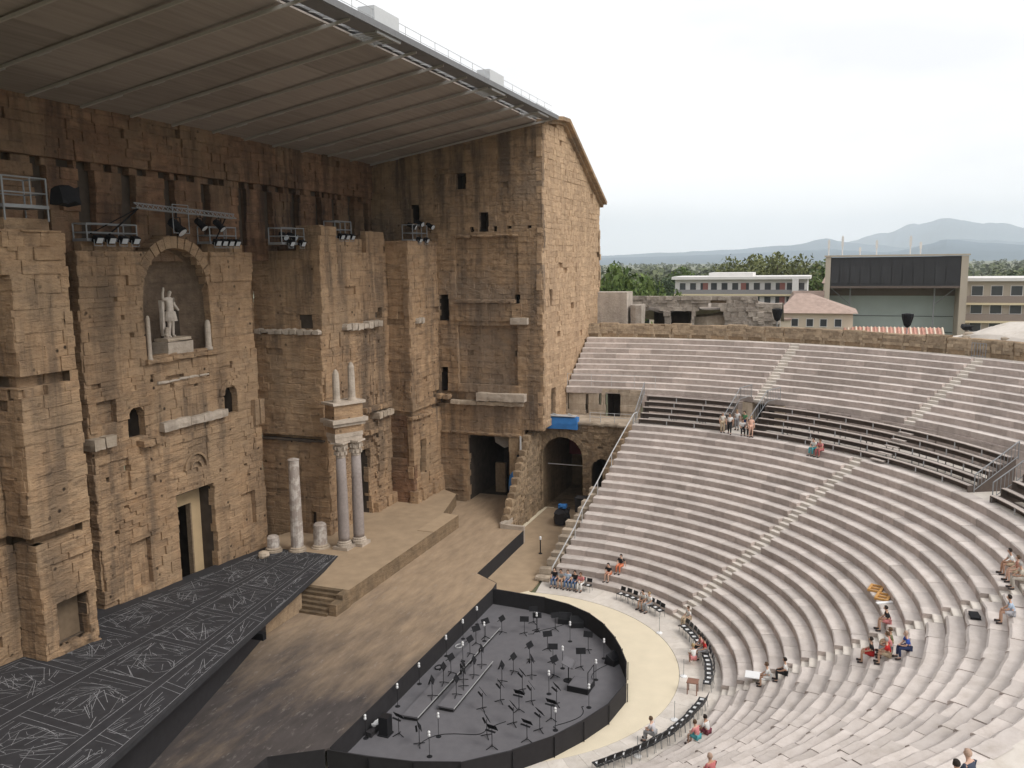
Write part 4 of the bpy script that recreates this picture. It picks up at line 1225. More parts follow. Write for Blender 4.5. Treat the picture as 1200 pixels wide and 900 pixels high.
# end wall of the seats: stepped blocks up to the terrace
ew = empty('seat_end_wall', label='stepped end blocks of the lower seats beside the earth lane', cat='wall')
for k in range(20):
    r_ = R1 + T * k
    y = 0.9 - 0.17 * (r_ - 12)
    zt = Z1 + RISE * k
    if k < 13:
        lump((r_ - .35, y + .08, 0), (r_ + T - .37, y + 1.25 + R.uniform(-.2, .25), zt * .8 + R.uniform(-.05, .12)), .07).build('end_block', M['pale'], ew)
    else:
        q = MB(); q.bb((r_ - .35, y + .02, 0), (r_ + T - .36, y + .5, zt - .1)); q.build('end_block', M['rubble'], ew)
# handrail up the end of the seats
hr = empty('seat_handrail', label='thin grey handrail climbing the end of the lower seats', cat='handrail')
pts = [(12.6, .55, 1.2), (16.5, -.05, 3.2), (17.6, -.3, 4.3), (20.6, -.75, 5.8), (23.4, -1.2, 7.5), (28.4, -1.95, 10.0), (29.3, -2.05, 10.0)]
q = MB()
for p, r_ in zip(pts[:-1], pts[1:]): q.tube(p, r_, .05, 6)
q.build('rail', M['pipe'], hr)
for p in pts:
    q = MB(); q.tube((p[0], p[1], p[2] - 1.15), p, .04, 6); q.build('post', M['pipe'], hr)
# dark cabinet and bollard beside the vault
q = MB(); q.bb((-.45, -.4, 0), (.45, .4, 1.15)); q.bb((-.5, -.45, 1.15), (.5, .45, 1.22)); 
cb = q.build('cabinet', M['plasblack'], label='dark box standing on the end blocks beside the small arch', cat='box'); cb.location = (22.6, 1.2, 2.55)
bo = empty('marker_post', (18.4, 3.4, 0), label='short dark post with pale cap in the earth lane', cat='post')
q = MB(); q.lathe([(.16, 0), (.16, .05), (.05, .07), (.05, 1.15)], (0, 0, 0), 8); q.build('post_shaft', M['plasblack'], bo)
q = MB(); q.lathe([(.05, 1.15), (.1, 1.2), (.1, 1.4), (.04, 1.45)], (0, 0, 0), 8); q.build('cap', M['whiteplas'], bo)
tp = empty('tarpaulin_heap', (26.6, 4.1, 0), label='dark heap with blue cover inside the great arch lane', cat='heap')
lump((-1.0, -.7, 0), (.9, .6, 1.35), .25).build('dark_cover', M['black'], tp)
lump((-.1, -.35, 1.33), (.55, .35, 1.75), .14).build('blue_cover', M['blue'], tp)
sc = empty('covered_stand', (26.3, 8.45, DECK), label='stand with blue wrapped bundle beside the tower portal', cat='stand')
q = MB(); q.tube((0, 0, 0), (0, 0, 3.1), .06, 6); q.build('pole', M['lamp'], sc)
q = MB(); q.lathe([(.1, 1.3), (.45, 1.5), (.5, 2.2), (.4, 3.0), (.12, 3.4)], (0, .1, 0), 10, jit=.1); q.build('blue_bundle', M['blue'], sc)
q = MB(); q.bb((-.2, -.85, 3.6), (.3, -.25, 5.0)); q.build('speaker_box', M['plasblack'], sc)
q = MB(); q.tube((.05, -.55, 0), (.05, -.55, 6.7), .09, 6); q.build('pale_pipe', M['pipe'], sc)

# ================================================================ COLUMNS
def attic_base(q, r, c, h=.55, mi=0):
    q.lathe([(r * 1.45, 0), (r * 1.45, h * .3), (r * 1.38, h * .32), (r * 1.42, h * .45), (r * 1.2, h * .6), (r * 1.25, h * .8), (r * 1.02, h)], c, 16, mi=mi)
def corinthian(q, r, c, h=1.2):
    q.lathe([(r * .95, 0), (r * 1.05, .04), (r * 1.0, h * .1), (r * 1.12, h * .35), (r * 1.02, h * .38), (r * 1.25, h * .7), (r * 1.15, h * .74), (r * 1.45, h * .9)], c, 16)
    for ring_n, zz, rr_ in ((8, .3, 1.18), (8, .64, 1.34)):
        for i in range(ring_n):
            a = 2 * math.pi * (i + (.5 if zz > .5 else 0)) / ring_n
            x_, y_ = c[0] + r * rr_ * math.cos(a), c[1] + r * rr_ * math.sin(a)
            q.box((x_, y_, c[2] + h * zz), (.12, r * .5, h * .22), a)
    q.box((c[0], c[1], c[2] + h * .95), (r * 3.0, r * 3.0, h * .1))
cg = empty('paired_columns', label='pair of grey columns carrying a carved marble entablature block', cat='columns')
c1, c2 = (9.05, 15.75), (10.2, 15.15)
zb = PZ
for (cx, cy) in (c1, c2):
    q = MB(); q.box((cx, cy, zb + .12), (1.25, 1.25, .24)); attic_base(q, .4, (cx, cy, zb + .24), .4); q.build('column_base', M['white'], cg)
    q = MB(); q.lathe([(.41, 0), (.42, .3), (.415, 2.5), (.38, 4.6), (.355, 6.3)], (cx, cy, zb + .64), 18); q.build('shaft', M['granite'], cg, smooth=True)
    q = MB(); corinthian(q, .36, (cx, cy, zb + 6.94), 1.2); q.build('capital', M['white'], cg)
d = Vector((c2[0] - c1[0], c2[1] - c1[1])).normalized(); ang = math.atan2(d.y, d.x)
mx_, my_ = (c1[0] + c2[0]) / 2, (c1[1] + c2[1]) / 2
ez = zb + 8.15
for (z0, z1, L_, W_, mname, nm) in ((0, .3, 2.3, 1.15, 'white', 'architrave'), (.3, .62, 2.4, 1.22, 'white', 'architrave'), (.62, 1.15, 2.25, 1.1, 'wall', 'frieze'), (1.15, 1.4, 2.7, 1.5, 'white', 'cornice'), (1.4, 1.7, 3.0, 1.85, 'white', 'cornice'), (1.7, 2.75, 2.4, 1.35, 'wall', 'pedestal_block'), (2.75, 2.95, 2.75, 1.7, 'white', 'top_slab')):
    q = MB(); q.box((mx_ + .12, my_ + .3, ez + (z0 + z1) / 2), (L_, W_, z1 - z0 - .004), ang, jit=.012); q.build(nm, M[mname], cg)
for (cx, cy), hh in ((c1, 2.3), (c2, 2.75)):
    q = MB(); attic_base(q, .24, (cx, cy + .15, ez + 2.95), .25); q.lathe([(.27, .2), (.26, hh * .6), (.24, hh * .9), (.15, hh), (.05, hh + .1)], (cx, cy + .15, ez + 2.95), 12, jit=.02); q.build('upper_shaft', M['white'], cg, smooth=False)
def lone(name, x, y, z, r, h, label, mat):
    e = empty(name, (x, y, z), label=label, cat='column')
    q = MB(); attic_base(q, r, (0, 0, 0), .4); q.build('column_base', M['pale'], e)
    q = MB(); q.lathe([(r, .38), (r * 1.02, 1)] + [(r * (1 - .03 * i), .4 + (h - .4) * i / 5) for i in range(2, 5)] + [(r * .86, h - .05), (r * .95, h - .04), (r * .9, h), (r * .5, h + .06)], (0, 0, 0), 16, jit=.015) if h > 3 else q.lathe([(r, .36), (r, h * .6), (r * .96, h - .12), (r * .7, h)], (0, 0, 0), 14, jit=.05)
    q.build('shaft', M[mat], e, smooth=False)
lone('marble_column', 7.4, 18.75, 2.18, .46, 7.0, 'tall mottled white column shaft standing alone before the wall', 'mottled')
lone('column_stump', 8.65, 17.55, 2.1, .5, 2.0, 'waist-high mottled column stump beside the paired columns', 'mottled')
lone('column_stump', 6.6, 20.3, 2.22, .45, 1.25, 'lowest mottled column stump at the corner of the central bay', 'mottled')

# ================================================================ STATUE
def skin_mesh(name, verts, edges, root=0, sub=2, branch=0.5):
    """continuous tapered body: verts = [(x, y, z, radius)]"""
    me = bpy.data.meshes.new(name)
    me.from_pydata([v[:3] for v in verts], edges, [])
    o = bpy.data.objects.new(name + '_tmp', me)
    COL.objects.link(o)
    bmx = bmesh.new(); bmx.from_mesh(me)
    lay = bmx.verts.layers.skin.verify()
    bmx.verts.ensure_lookup_table()
    for i, v in enumerate(bmx.verts):
        rr_ = verts[i][3]
        v[lay].radius = rr_ if isinstance(rr_, tuple) else (rr_, rr_)
        v[lay].use_root = (i == root)
    bmx.to_mesh(me); bmx.free()
    sk = o.modifiers.new('skin', 'SKIN'); sk.use_smooth_shade = True; sk.branch_smoothing = branch
    if sub:
        ss = o.modifiers.new('sub', 'SUBSURF'); ss.levels = sub; ss.render_levels = sub
    dg = bpy.context.evaluated_depsgraph_get()
    out = bpy.data.meshes.new_from_object(o.evaluated_get(dg))
    out.name = name
    bpy.data.objects.remove(o)
    out.polygons.foreach_set('use_smooth', [True] * len(out.polygons))
    return out
stt = empty('marble_statue', (0.05, CY + .75, 17.62), label='white marble statue of a cuirassed figure with raised arm in the niche', cat='statue')
lump((-1.15, -.75, 0), (1.15, .75, .85), .05).build('plinth', M['white'], stt)
lump((-.95, -.6, .85), (1.2, .6, 1.1), .06).build('plinth_top', M['pale'], stt)
S_ = 1.0
# metres; figure 3.1 m high, faces -y
vsk = [(0, 0, 2.75, (.27, .22)), (0, 0, 3.15, (.25, .2)), (0, -.03, 3.5, (.3, .22)), (0, 0, 3.72, (.13, .12)), (0, -.02, 3.83, (.12, .12)), (0, -.04, 3.98, (.155, .17)), (0, -.03, 4.14, (.11, .12)),
       (-.3, 0, 3.6, .13), (-.6, -.05, 3.55, .1), (-.68, -.12, 3.92, .085), (-.62, -.15, 4.2, .07), (-.6, -.15, 4.34, .05),
       (.3, 0, 3.58, .13), (.42, .02, 3.2, .1), (.5, -.18, 2.9, .075), (.53, -.25, 2.78, .06),
       (-.13, 0, 2.55, (.17, .17)), (-.17, -.06, 1.95, .12), (-.2, 0, 1.4, .1), (-.21, -.03, 1.16, .08), (-.23, -.2, 1.14, .07),
       (.14, 0, 2.55, (.17, .17)), (.18, .0, 1.95, .12), (.27, .1, 1.45, .1), (.3, .12, 1.17, .08), (.34, -.06, 1.14, .07), (0, -.22, 4.0, .03)]
eg = [(0, 1), (1, 2), (2, 3), (3, 4), (4, 5), (5, 6), (2, 7), (7, 8), (8, 9), (9, 10), (10, 11), (2, 12), (12, 13), (13, 14), (14, 15), (0, 16), (16, 17), (17, 18), (18, 19), (19, 20), (0, 21), (21, 22), (22, 23), (23, 24), (24, 25), (5, 26)]
place('figure', skin_mesh('statue_body', vsk, eg), stt).data.materials.append(M['statue'])
kl = MB(); kl.lathe([(.42, 0), (.4, .25), (.33, .55), (.3, .62)], (0, 0, 2.15), 14, jit=.06); kl.build('kilt', M['statue'], stt, smooth=False)
q = MB()
for i in range(7):
    q.add([(-.4 + .02 * i - .06, .12, 3.55 - .1), (-.32 + .02 * i, .2, 3.55), (-.36 + .02 * i - .02 * i, .26 + .01 * i, 1.7), (-.5 + .02 * i, .14, 1.65)], [(0, 1, 2, 3)])
cl = lump((-.62, .05, 1.2), (-.34, .35, 3.5), .05); cl.build('cloak', M['statue'], stt)
place('support', skin_mesh('support_figure', [(-.55, -.1, 1.15, .16), (-.5, -.1, 1.5, .15), (-.48, -.12, 1.8, .12), (-.75, -.3, 1.3, .1)], [(0, 1), (1, 2), (0, 3)]), stt).data.materials.append(M['white'])
# ================================================================ WOODEN BLEACHERS on the diazoma
def bleacher(name, a0, a1, label, step_at=None):
    e = empty(name, label=label, cat='bleachers', group='wooden bleachers on the walkway')
    for i in range(5):
        r_, z_ = 28.95 + .62 * i, 9.5 + .42 * i
        n = max(2, round(abs(a1 - a0) * math.pi / 180 * r_ / 2.4))
        for k in range(n):
            b0, b1 = a0 + (a1 - a0) * k / n, a0 + (a1 - a0) * (k + 1) / n
            g = math.degrees(.008 / r_)
            q = MB(); m_ = 4
            for (ra, rb) in ((r_, r_ + .155), (r_ + .165, r_ + .32)):
                A = arc(ra, b0 - g, b1 + g, m_); B = arc(rb, b0 - g, b1 + g, m_)
                q.prism(A + B[::-1], z_ - .05, z_ + R.uniform(-.004, .004))
            q.build('seat_plank', M['plank'], e)
            am = rad(b0)
            if k or i == 0:
                q = MB(); q.bar((r_ * math.cos(am) * 1.002, r_ * math.sin(am) * 1.002, 9.06), (r_ * math.cos(am) * 1.002, r_ * math.sin(am) * 1.002, z_ - .05), .07); q.build('post', M['pipe'], e)
        q = MB()
        A = arc(r_ + .34, a0, a1, 16); B = arc(r_ + .4, a0, a1, 16)
        q.prism(A + B[::-1], max(9.06, z_ - .42), z_ - .06)
        q.build('kick_board', M['bldark'], e)
        q = MB()
        A = arc(r_ + .4, a0, a1, 16); B = arc(r_ + .64, a0, a1, 16)
        q.prism(A + B[::-1], z_ - .12, z_ - .07)
        q.build('foot_board', M['bldark'], e)
    for ae in (a0, a1):
        an = rad(ae); c, s = math.cos(an), math.sin(an)
        q = MB()
        pr = [(28.95, 9.06), (28.95, 9.44)]
        for i in range(1, 5): pr += [(28.95 + .62 * i, 9.44 + .42 * (i - 1)), (28.95 + .62 * i, 9.44 + .42 * i)]
        pr += [(31.95, 11.12), (31.95, 9.06)]
        th = .04
        vs = [(r_ * c + s * th, r_ * s - c * th, z) for r_, z in pr] + [(r_ * c - s * th, r_ * s + c * th, z) for r_, z in pr]
        n = len(pr)
        q.add(vs, [tuple(range(n)), tuple(range(2 * n - 1, n - 1, -1))] + [(i, n + i, n + (i + 1) % n, (i + 1) % n) for i in range(n)])
        q.build('end_panel', M['bldark'], e)
    if step_at:
        for i in range(5):
            r_, z_ = 28.62 + .62 * i, 9.28 + .42 * i
            h = math.degrees(.55 / r_)
            q = MB(); A = arc(r_, step_at + h, step_at - h, 4); B = arc(r_ + .32, step_at + h, step_at - h, 4)
            q.prism(A + B[::-1], z_ - .05, z_ + .01); q.build('step', M['whiteplas'] if False else M['plank'], e)
    return e
bl1 = bleacher('bleacher', -4.6, -19.4, 'left section of weathered wooden bench tiers beside the terrace')
bl2 = bleacher('bleacher', -24.4, -63.8, 'long middle section of weathered wooden bench tiers', -47.6)
bl3 = bleacher('bleacher', -68.2, -92, 'wooden bench tiers beyond the railed stair, cut by right edge')

def rail_run(name, pts, h, label, n_bal=10):
    """stair railing along base points: two rails and upright bars"""
    e = empty(name, label=label, cat='railing')
    q = MB()
    up = Vector((0, 0, 1))
    for p, r_ in zip(pts[:-1], pts[1:]):
        p, r_ = Vector(p), Vector(r_)
        q.tube(p + up * h, r_ + up * h, .035, 6)
        q.tube(p + up * .15, r_ + up * .15, .025, 6)
    q.build('rail', M['steel'], e)
    q = MB()
    for p, r_ in zip(pts[:-1], pts[1:]):
        p, r_ = Vector(p), Vector(r_)
        for i in range(n_bal + 1):
            c = p.lerp(r_, i / n_bal)
            q.tube(c + up * (.15 if i not in (0, n_bal) else 0), c + up * h, .018 if i not in (0, n_bal) else .035, 5)
    q.build('balusters', M['steel'], e, kind='stuff')
    return e
def pol(r_, a, z): return (r_ * math.cos(rad(a)), r_ * math.sin(rad(a)), z)
rail_run('stair_railing', [pol(29.0, -3.9, 9.1), pol(31.9, -3.9, 11.2)], 1.1, 'steep grey stair railing at the terrace end of the bleachers')
rail_run('stair_railing', [pol(29.0, -19.7, 9.3), pol(32.0, -19.7, 11.3), pol(34.3, -19.7, 11.3)], 1.1, 'grey stair railing left of the gap in the bleachers', 8)
rail_run('stair_railing', [pol(29.0, -24.1, 9.3), pol(32.0, -24.1, 11.3), pol(34.3, -24.1, 11.3)], 1.1, 'grey stair railing right of the gap in the bleachers', 8)
rail_run('stair_railing', [pol(29.2, -64.3, 9.1), pol(31.9, -64.3, 11.1)], 1.1, 'grey stair railing closing the long bleacher section', 12)
rail_run('stair_railing', [pol(29.2, -67.8, 9.1), pol(31.9, -67.8, 11.1)], 1.1, 'grey stair railing at right edge of the walkway', 12)
tr = empty('terrace_railing', label='thin wire railing along the edge of the upper rows above doorway', cat='railing')
q = MB()
for y in (6, 3.6, 1.6, -.6, -2.6):
    q.tube((34.75, y, 11.3), (34.75, y, 12.5), .025, 5)
for z in (11.8, 12.5): q.tube((34.75, 6, z), (34.75, -2.6, z), .018, 5)
q.build('posts_and_wires', M['pipe'], tr)
tr = empty('terrace_railing', label='thin grey railing along the terrace above the arches', cat='railing')
q = MB()
for y in (2.6, 1.6, .3, -1.4): q.tube((AX + .3, y, 8.6), (AX + .3, y, 9.5), .03, 5)
for z in (9.1, 9.5): q.tube((AX + .3, 2.6, z), (AX + .3, -1.4, z), .022, 5)
q.build('posts_and_wires', M['pipe'], tr)

# rear wall above the upper rows
M['rearwall'] = stone('rear_wall_rubble', (.50, .395, .28), (.34, .26, .18), (.2, .15, .11), streak=.35, block=.3, fine=3, bump=.8)
rw = empty('rear_wall', label='low rubble wall behind the upper seat rows', cat='wall')
mr_ = Masonry(rw)
for i in range(34):
    a0, a1 = rad(9 - 2.5 * i), rad(9 - 2.5 * (i + 1))
    rr0 = 43.0
    p = Vector((rr0 * math.cos(a0), rr0 * math.sin(a0))); q_ = Vector((rr0 * math.cos(a1), rr0 * math.sin(a1)))
    d = q_ - p
    zt = 16.75 + .25 * noise.noise((i * .7, 0, 3))
    mr_.face('rubble_face', (p.x, p.y), (d.x / d.length, d.y / d.length), d.length, 14.6, zt, M['rearwall'], course=(.2, .3), length=(.3, .65), seed=400 + i, amp=.06, jit=.03, miss=.01, kind='s', openings=[(.2, 1.65, 15.0, 15.75)] if i % 1 == 0 else ())
    q = MB()
    n_ = Vector((d.y, -d.x)).normalized()
    for (w0, w1, zc) in ((.1, .9, zt + .02),):
        q.prism([tuple(p - n_ * w0), tuple(q_ - n_ * w0), tuple(q_ - n_ * w1), tuple(p - n_ * w1)], 14.5, zc)
    q.build('wall_core', M['rubble'], rw)
mr_.finish(None)

# ================================================================ STAGE LIGHTS on the wall
lmesh = {}
def flood_parts(parent, loc, rz, s=1.0):
    """floodlight with housing, visor, glass and yoke; faces local -y, tilted down"""
    e = empty('floodlight', loc, rz, parent=parent)
    if not lmesh:
        a = MB(); a.box((0, 0, 0), (.62, .4, .5)); a.box((0, .26, 0), (.4, .16, .34)); o = a.build('housing', M['lamp']); lmesh['h'] = o.data; bpy.data.objects.remove(o)
        a = MB(); a.box((0, -.21, 0), (.52, .02, .4)); o = a.build('glass', M['lens']); lmesh['g'] = o.data; bpy.data.objects.remove(o)
        a = MB()
        for sx in (-.35, .35): a.bar((sx, 0, 0), (sx, 0, -.45), .04)
        a.bar((-.35, 0, -.45), (.35, 0, -.45), .04); o = a.build('yoke', M['steel']); lmesh['y'] = o.data; bpy.data.objects.remove(o)
    place('housing', lmesh['h'], e, (0, 0, .45), (rad(28), 0, 0), (s, s, s))
    place('glass', lmesh['g'], e, (0, 0, .45), (rad(28), 0, 0), (s, s, s))
    place('yoke', lmesh['y'], e, (0, 0, .45), (0, 0, 0), (s, s, s))
    return e
spotm = {}
def spot_thing(loc, rz, tilt, label, s=1.0, group=None, hang=False, cat='spotlight'):
    """theatre spotlight: can, lens, yoke, clamp"""
    e = empty('spotlight', loc, rz, label=label, cat=cat, group=group)
    if not spotm:
        a = MB()
        a.lathe([(.1, -.55), (.2, -.5), (.24, -.2), (.24, .3), (.3, .34), (.3, .48)], (0, 0, 0), 12); a.box((0, 0, -.3), (.5, .36, .24)); o = a.build('can', M['lamp']); spotm['c'] = o.data; bpy.data.objects.remove(o)
        a = MB(); a.lathe([(.26, .485), (.2, .5), (.05, .51)], (0, 0, 0), 12); o = a.build('lens', M['lens']); spotm['l'] = o.data; bpy.data.objects.remove(o)
        a = MB(); a.bar((-.33, 0, 0), (-.33, 0, .5), .05); a.bar((.33, 0, 0), (.33, 0, .5), .05); a.bar((-.35, 0, .5), (.35, 0, .5), .05); a.bar((0, 0, .5), (0, 0, .75), .06); o = a.build('yoke', M['lamp']); spotm['y'] = o.data; bpy.data.objects.remove(o)
    sc_ = (s, s, s)
    z = .62 * s
    place('can', spotm['c'], e, (0, 0, z), (math.pi / 2 + tilt, 0, 0), sc_)
    place('lens', spotm['l'], e, (0, 0, z), (math.pi / 2 + tilt, 0, 0), sc_)
    place('yoke', spotm['y'], e, (0, 0, z), (0 if hang else math.pi, 0, 0), sc_)
    return e
def basket(name, x0, x1, y, z, h, label, dep=1.2, floods=0, legs=0.0):
    e = empty(name, (x0, y, z), label=label, cat='platform')
    q = MB()
    for xx in (0, x1 - x0):
        for yy in (0, dep): q.tube((xx, yy, -legs), (xx, yy, h), .045, 6)
    q.tube(((x1 - x0) * .62, 0, 0), ((x1 - x0) * .62, 0, h), .035, 6)
    for zz in (h * .5, h):
        q.tube((0, 0, zz), (x1 - x0, 0, zz), .04, 6); q.tube((0, dep, zz), (x1 - x0, dep, zz), .04, 6)
        for xx in (0, x1 - x0): q.tube((xx, 0, zz), (xx, dep, zz), .04, 6)
    q.build('guard_rail', M['steel'], e)
    q = MB(); q.bb((-.05, -.05, 0), (x1 - x0 + .05, dep + .05, .16)); q.build('floor_plate', M['steel'], e)
    for i in range(floods):
        flood_parts(e, ((x1 - x0) * (i + .5) / floods, -.3, -.35), 0, .8)
    return e
basket('lighting_basket', -14.3, -11.9, PY + .4, 26.15, 1.45, 'grey caged lighting basket on top of the left pier', 1.5, 0, .6)
q = MB(); lump((-.5, -.5, 0), (.6, .5, 1.0), .2).build('lamp_cover', M['lamp'], label='black covered lamp cluster beside the caged basket', cat='lamp').location = (-11.4, PY - .2, 26.3)
basket('lighting_platform', -6.9, -3.2, CY - .1, 24.75, 1.0, 'low lighting platform with four floodlights left of the niche', 1.0, 4)
basket('lighting_platform', 3.3, 6.0, CY - .1, 24.75, 1.15, 'lighting platform with four floodlights right of the niche', 1.0, 4)
basket('lighting_platform', 8.4, 11.2, CY - 2.2, 24.75, 1.2, 'railed lighting platform behind the side ledge of the right projection', 1.1, 2)
basket('lighting_platform', 14.6, 17.0, PY + .6, 25.35, 1.3, 'railed lighting platform above the right projection', 1.0, 3)
basket('lighting_platform', 23.0, 25.8, 16.4, 25.2, 1.4, 'railed lighting platform in the corner by the return wall', 1.0, 2)
for i, (x_, y_, z_, lb) in enumerate([(9.2, 19.9, 24.9, 'left black spotlight of the pair on the side ledge platform'), (10.3, 19.9, 24.9, 'right black spotlight of the pair on the side ledge platform'), (23.3, 16.6, 26.0, 'left spotlight on the corner platform'), (24.6, 16.5, 26.3, 'middle spotlight on the corner platform'), (26.3, 16.3, 26.1, 'right spotlight on the corner platform beside the wall')]):
    spot_thing((x_, y_, z_), rad(R.uniform(-30, 10)), rad(25), lb, .8)
# truss reaching out above the niche
tz = 26.75
trs = empty('lighting_truss', (0, 0, 0), label='slim grey lattice truss above the statue niche', cat='truss')
q = MB()
ty = CY - .6
for (dy, dz) in ((0, 0), (.32, 0), (.16, .3)): q.tube((-3.6, ty + dy, tz + dz), (5.5, ty + dy, tz + dz - .25), .04, 6)
q.build('chords', M['steel'], trs)
q = MB()
n = 22
for i in range(n):
    xa, xb = -3.6 + 9.1 * i / n, -3.6 + 9.1 * (i + 1) / n
    za, zb_ = tz - .25 * i / n, tz - .25 * (i + 1) / n
    q.tube((xa, ty, za), (xb, ty + .16, zb_ + .3), .022, 5); q.tube((xa, ty + .16, za + .3), (xb, ty, zb_), .022, 5); q.tube((xa, ty, za), (xb, ty + .32, zb_), .022, 5)
q.build('lacing', M['steel'], trs, kind='stuff')
q = MB(); q.tube((-3.2, ty + .2, tz), (-5.6, ty + .6, 24.9), .045, 6); q.tube((4.6, ty + .2, tz - .3), (3.7, ty + .5, 24.8), .045, 6); q.tube((-3.4, ty, tz), (-6.0, ty + 1.2, 25.2), .035, 6); q.build('stays', M['lamp'], trs)
q = MB()
for zz in (tz - 1.4, tz + .35):
    q.tube((-.9, ty - .25, zz), (.5, ty - .25, zz), .03, 6)
for xx in (-.9, .5): q.tube((xx, ty - .25, tz - 1.4), (xx, ty - .25, tz + .35), .03, 6)
q.build('lamp_frame', M['steel'], trs)
for x_, s_2, lb in ((-.2, 1.15, 'largest spotlight hanging from the truss inside a square frame'), (2.0, .85, 'middle spotlight hanging from the truss'), (3.8, .85, 'right-hand spotlight hanging from the truss')):
    spot_thing((x_, ty + .1, tz - 1.4 * s_2 - .1), rad(8), rad(45), lb, s_2, hang=True)

# ================================================================ ORCHESTRA PIT
fl = .014
def riser_stage(name, c4, label):
    e = empty(name, label=label, cat='platform', group='low risers in the pit')
    q = MB(); q.prism(c4, fl + .18, fl + .26); q.build('riser_top', M['pitfloor'], e)
    (ax, ay), (bx, by) = c4[0], c4[1]
    q = MB(); q.bar((ax, ay - .012, fl + .235), (bx, by - .012, fl + .235), .02, .05); q.build('edge_trim', M['pipe'], e)
    q = MB(); q.prism([(c4[0][0] + .06, c4[0][1] + .06), (c4[1][0] - .06, c4[1][1] + .06), (c4[2][0] - .06, c4[2][1] - .06), (c4[3][0] + .06, c4[3][1] - .06)], fl, fl + .178); q.build('riser_frame', M['black'], e)
riser_stage('pit_riser', [(-7.7, 1.3), (3.75, 1.2), (3.9, 2.2), (-7.75, 2.15)], 'longer grey riser with pale edge beside the deck')
riser_stage('pit_riser', [(-6.3, -.1), (-.65, -.05), (-.6, .9), (-6.3, .82)], 'shorter grey riser with pale edge in the pit')

def make_stand():
    e = empty('music_stand')
    q = MB(); q.tube((0, 0, .05), (0, 0, 1.02), .016, 6)
    q.build('pole', M['lamp'], e)
    q = MB()
    for k in range(3):
        a = 2 * math.pi * k / 3
        q.bar((0, 0, .14), (.3 * math.cos(a), .3 * math.sin(a), .01), .03)
    q.build('tripod', M['lamp'], e)
    q = MB()
    Mx = Matrix.Rotation(rad(28), 3, 'X')
    q.box((0, .02, 1.14), (.52, .02, .36), M=Mx)
    q.box((0, -.12, 1.0), (.52, .09, .02), M=Mx)
    q.build('desk', M['lamp'], e)
    return e
stand0 = make_stand()
STANDS = [(3.54, 1.0), (3.84, -0.41), (5.06, -2.06), (2.23, -2.46), (0.76, -3.28), (2.84, -4.84), (0.48, -1.93), (-0.87, -3.86), (-1.28, -2.67), (0.61, -5.01), (-1.14, -1.51), (-2.44, -1.31), (-2.97, -2.71), (-4.44, -2.0), (-3.96, -3.57), (-5.48, -1.39), (-4.99, -3.25), (-6.33, -3.43), (-3.79, -4.93), (-5.29, -5.11), (-6.44, -4.88), (-7.79, -2.57), (-8.63, -3.18), (-7.49, -4.57), (-9.12, 1.62), (-9.57, 0.26), (4.6, -1.0), (5.6, -.4)]
RST = [(-5.62, 1.46), (-4.1, 1.5), (-2.9, 1.6), (-0.4, 1.5), (1.0, 1.7), (2.0, 1.5), (-5.06, .3), (-4.1, 0.3), (-2.76, .25), (-1.48, .3), (-3.44, .6)]
used = False
focus = Vector((-1.6, -5.7))
for lst, z_, lb in ((STANDS, fl, 'black music stand on the open floor of the orchestra pit'), (RST, fl + .26, 'black music stand on a riser in the orchestra pit')):
    lst = sorted(lst, key=lambda q: pic_x((*q, z_)))
    for i, (x_, y_) in enumerate(lst):
        o = stand0 if not used else copy_tree(stand0)
        used = True
        d = focus - Vector((x_, y_))
        o.location = (x_, y_, z_); o.scale = (1.08, 1.08, R.uniform(.86, .98))
        o.rotation_euler = (0, 0, math.atan2(d.y, d.x) + math.pi / 2 + math.pi + R.uniform(-.5, .5))
        tag(o, 'black music stand, %s from left among those %s' % (ORD[i], lb.replace('black music stand ', '')), 'music stand', lb.replace('black music stand', 'music stands'))
def make_mic():
    e = empty('microphone_stand')
    q = MB(); q.lathe([(.17, 0), (.17, .02), (.04, .045), (.016, .06), (.016, 1.45)], (0, 0, 0), 8); q.build('pole', M['lamp'], e)
    q = MB(); q.lathe([(.03, 1.42), (.075, 1.48), (.085, 1.58), (.05, 1.66), (.075, 1.72), (.08, 1.8), (.03, 1.86)], (0, 0, 0), 9, jit=.1); q.build('white_wrap', M['whiteplas'], e)
    return e
mic0 = make_mic()
MICS = [(4.48, -1.01), (3.79, -3.42), (2.25, -5.96), (-0.42, -6.18), (-3.45, -6.6), (-6.12, -5.6), (-2.79, -4.18), (0.27, -4.02), (-8.58, -0.3), (-10.28, -0.63), (-1.29, 1.57), (1.6, 1.4)]
MICF = [(-9.9, 3.05), (-6.65, 3.0), (-4.09, 3.0), (-0.5, 3.0), (1.98, 3.0), (4.25, 3.0)]
used = False
for lst, lb in ((MICS, 'microphone stand with white wrapped head among the music stands'), (MICF, 'microphone stand with white wrapped head against the deck skirt')):
    grp = 'white-headed microphones ' + ('in the pit' if lst is MICS else 'along the skirt')
    for i, (x_, y_) in enumerate(sorted(lst, key=lambda q: pic_x((*q, 0)))):
        o = mic0 if not used else copy_tree(mic0)
        used = True
        o.location = (x_, y_, fl if y_ != 1.57 and y_ != 1.4 else fl + .26)
        o.scale = (.85, .85, R.uniform(.66, .76))
        tag(o, lb + ', %s from left' % ORD[i], 'microphone', grp)
cp = empty('conductor_podium', (-1.6, -5.65, fl), rad(-4), label='small black conductor podium with a back rail', cat='podium')
q = MB(); q.bb((-.6, -.6, 0), (.6, .6, .32)); q.build('platform', M['plasblack'], cp)
q = MB(); q.bb((-.56, -.56, .325), (.56, .56, .335)); q.build('carpet', M['pitfloor'], cp)
q = MB()
for p in ((-.5, -.57), (.5, -.57)): q.tube((p[0], p[1], .3), (p[0], p[1], 1.25), .025, 6)
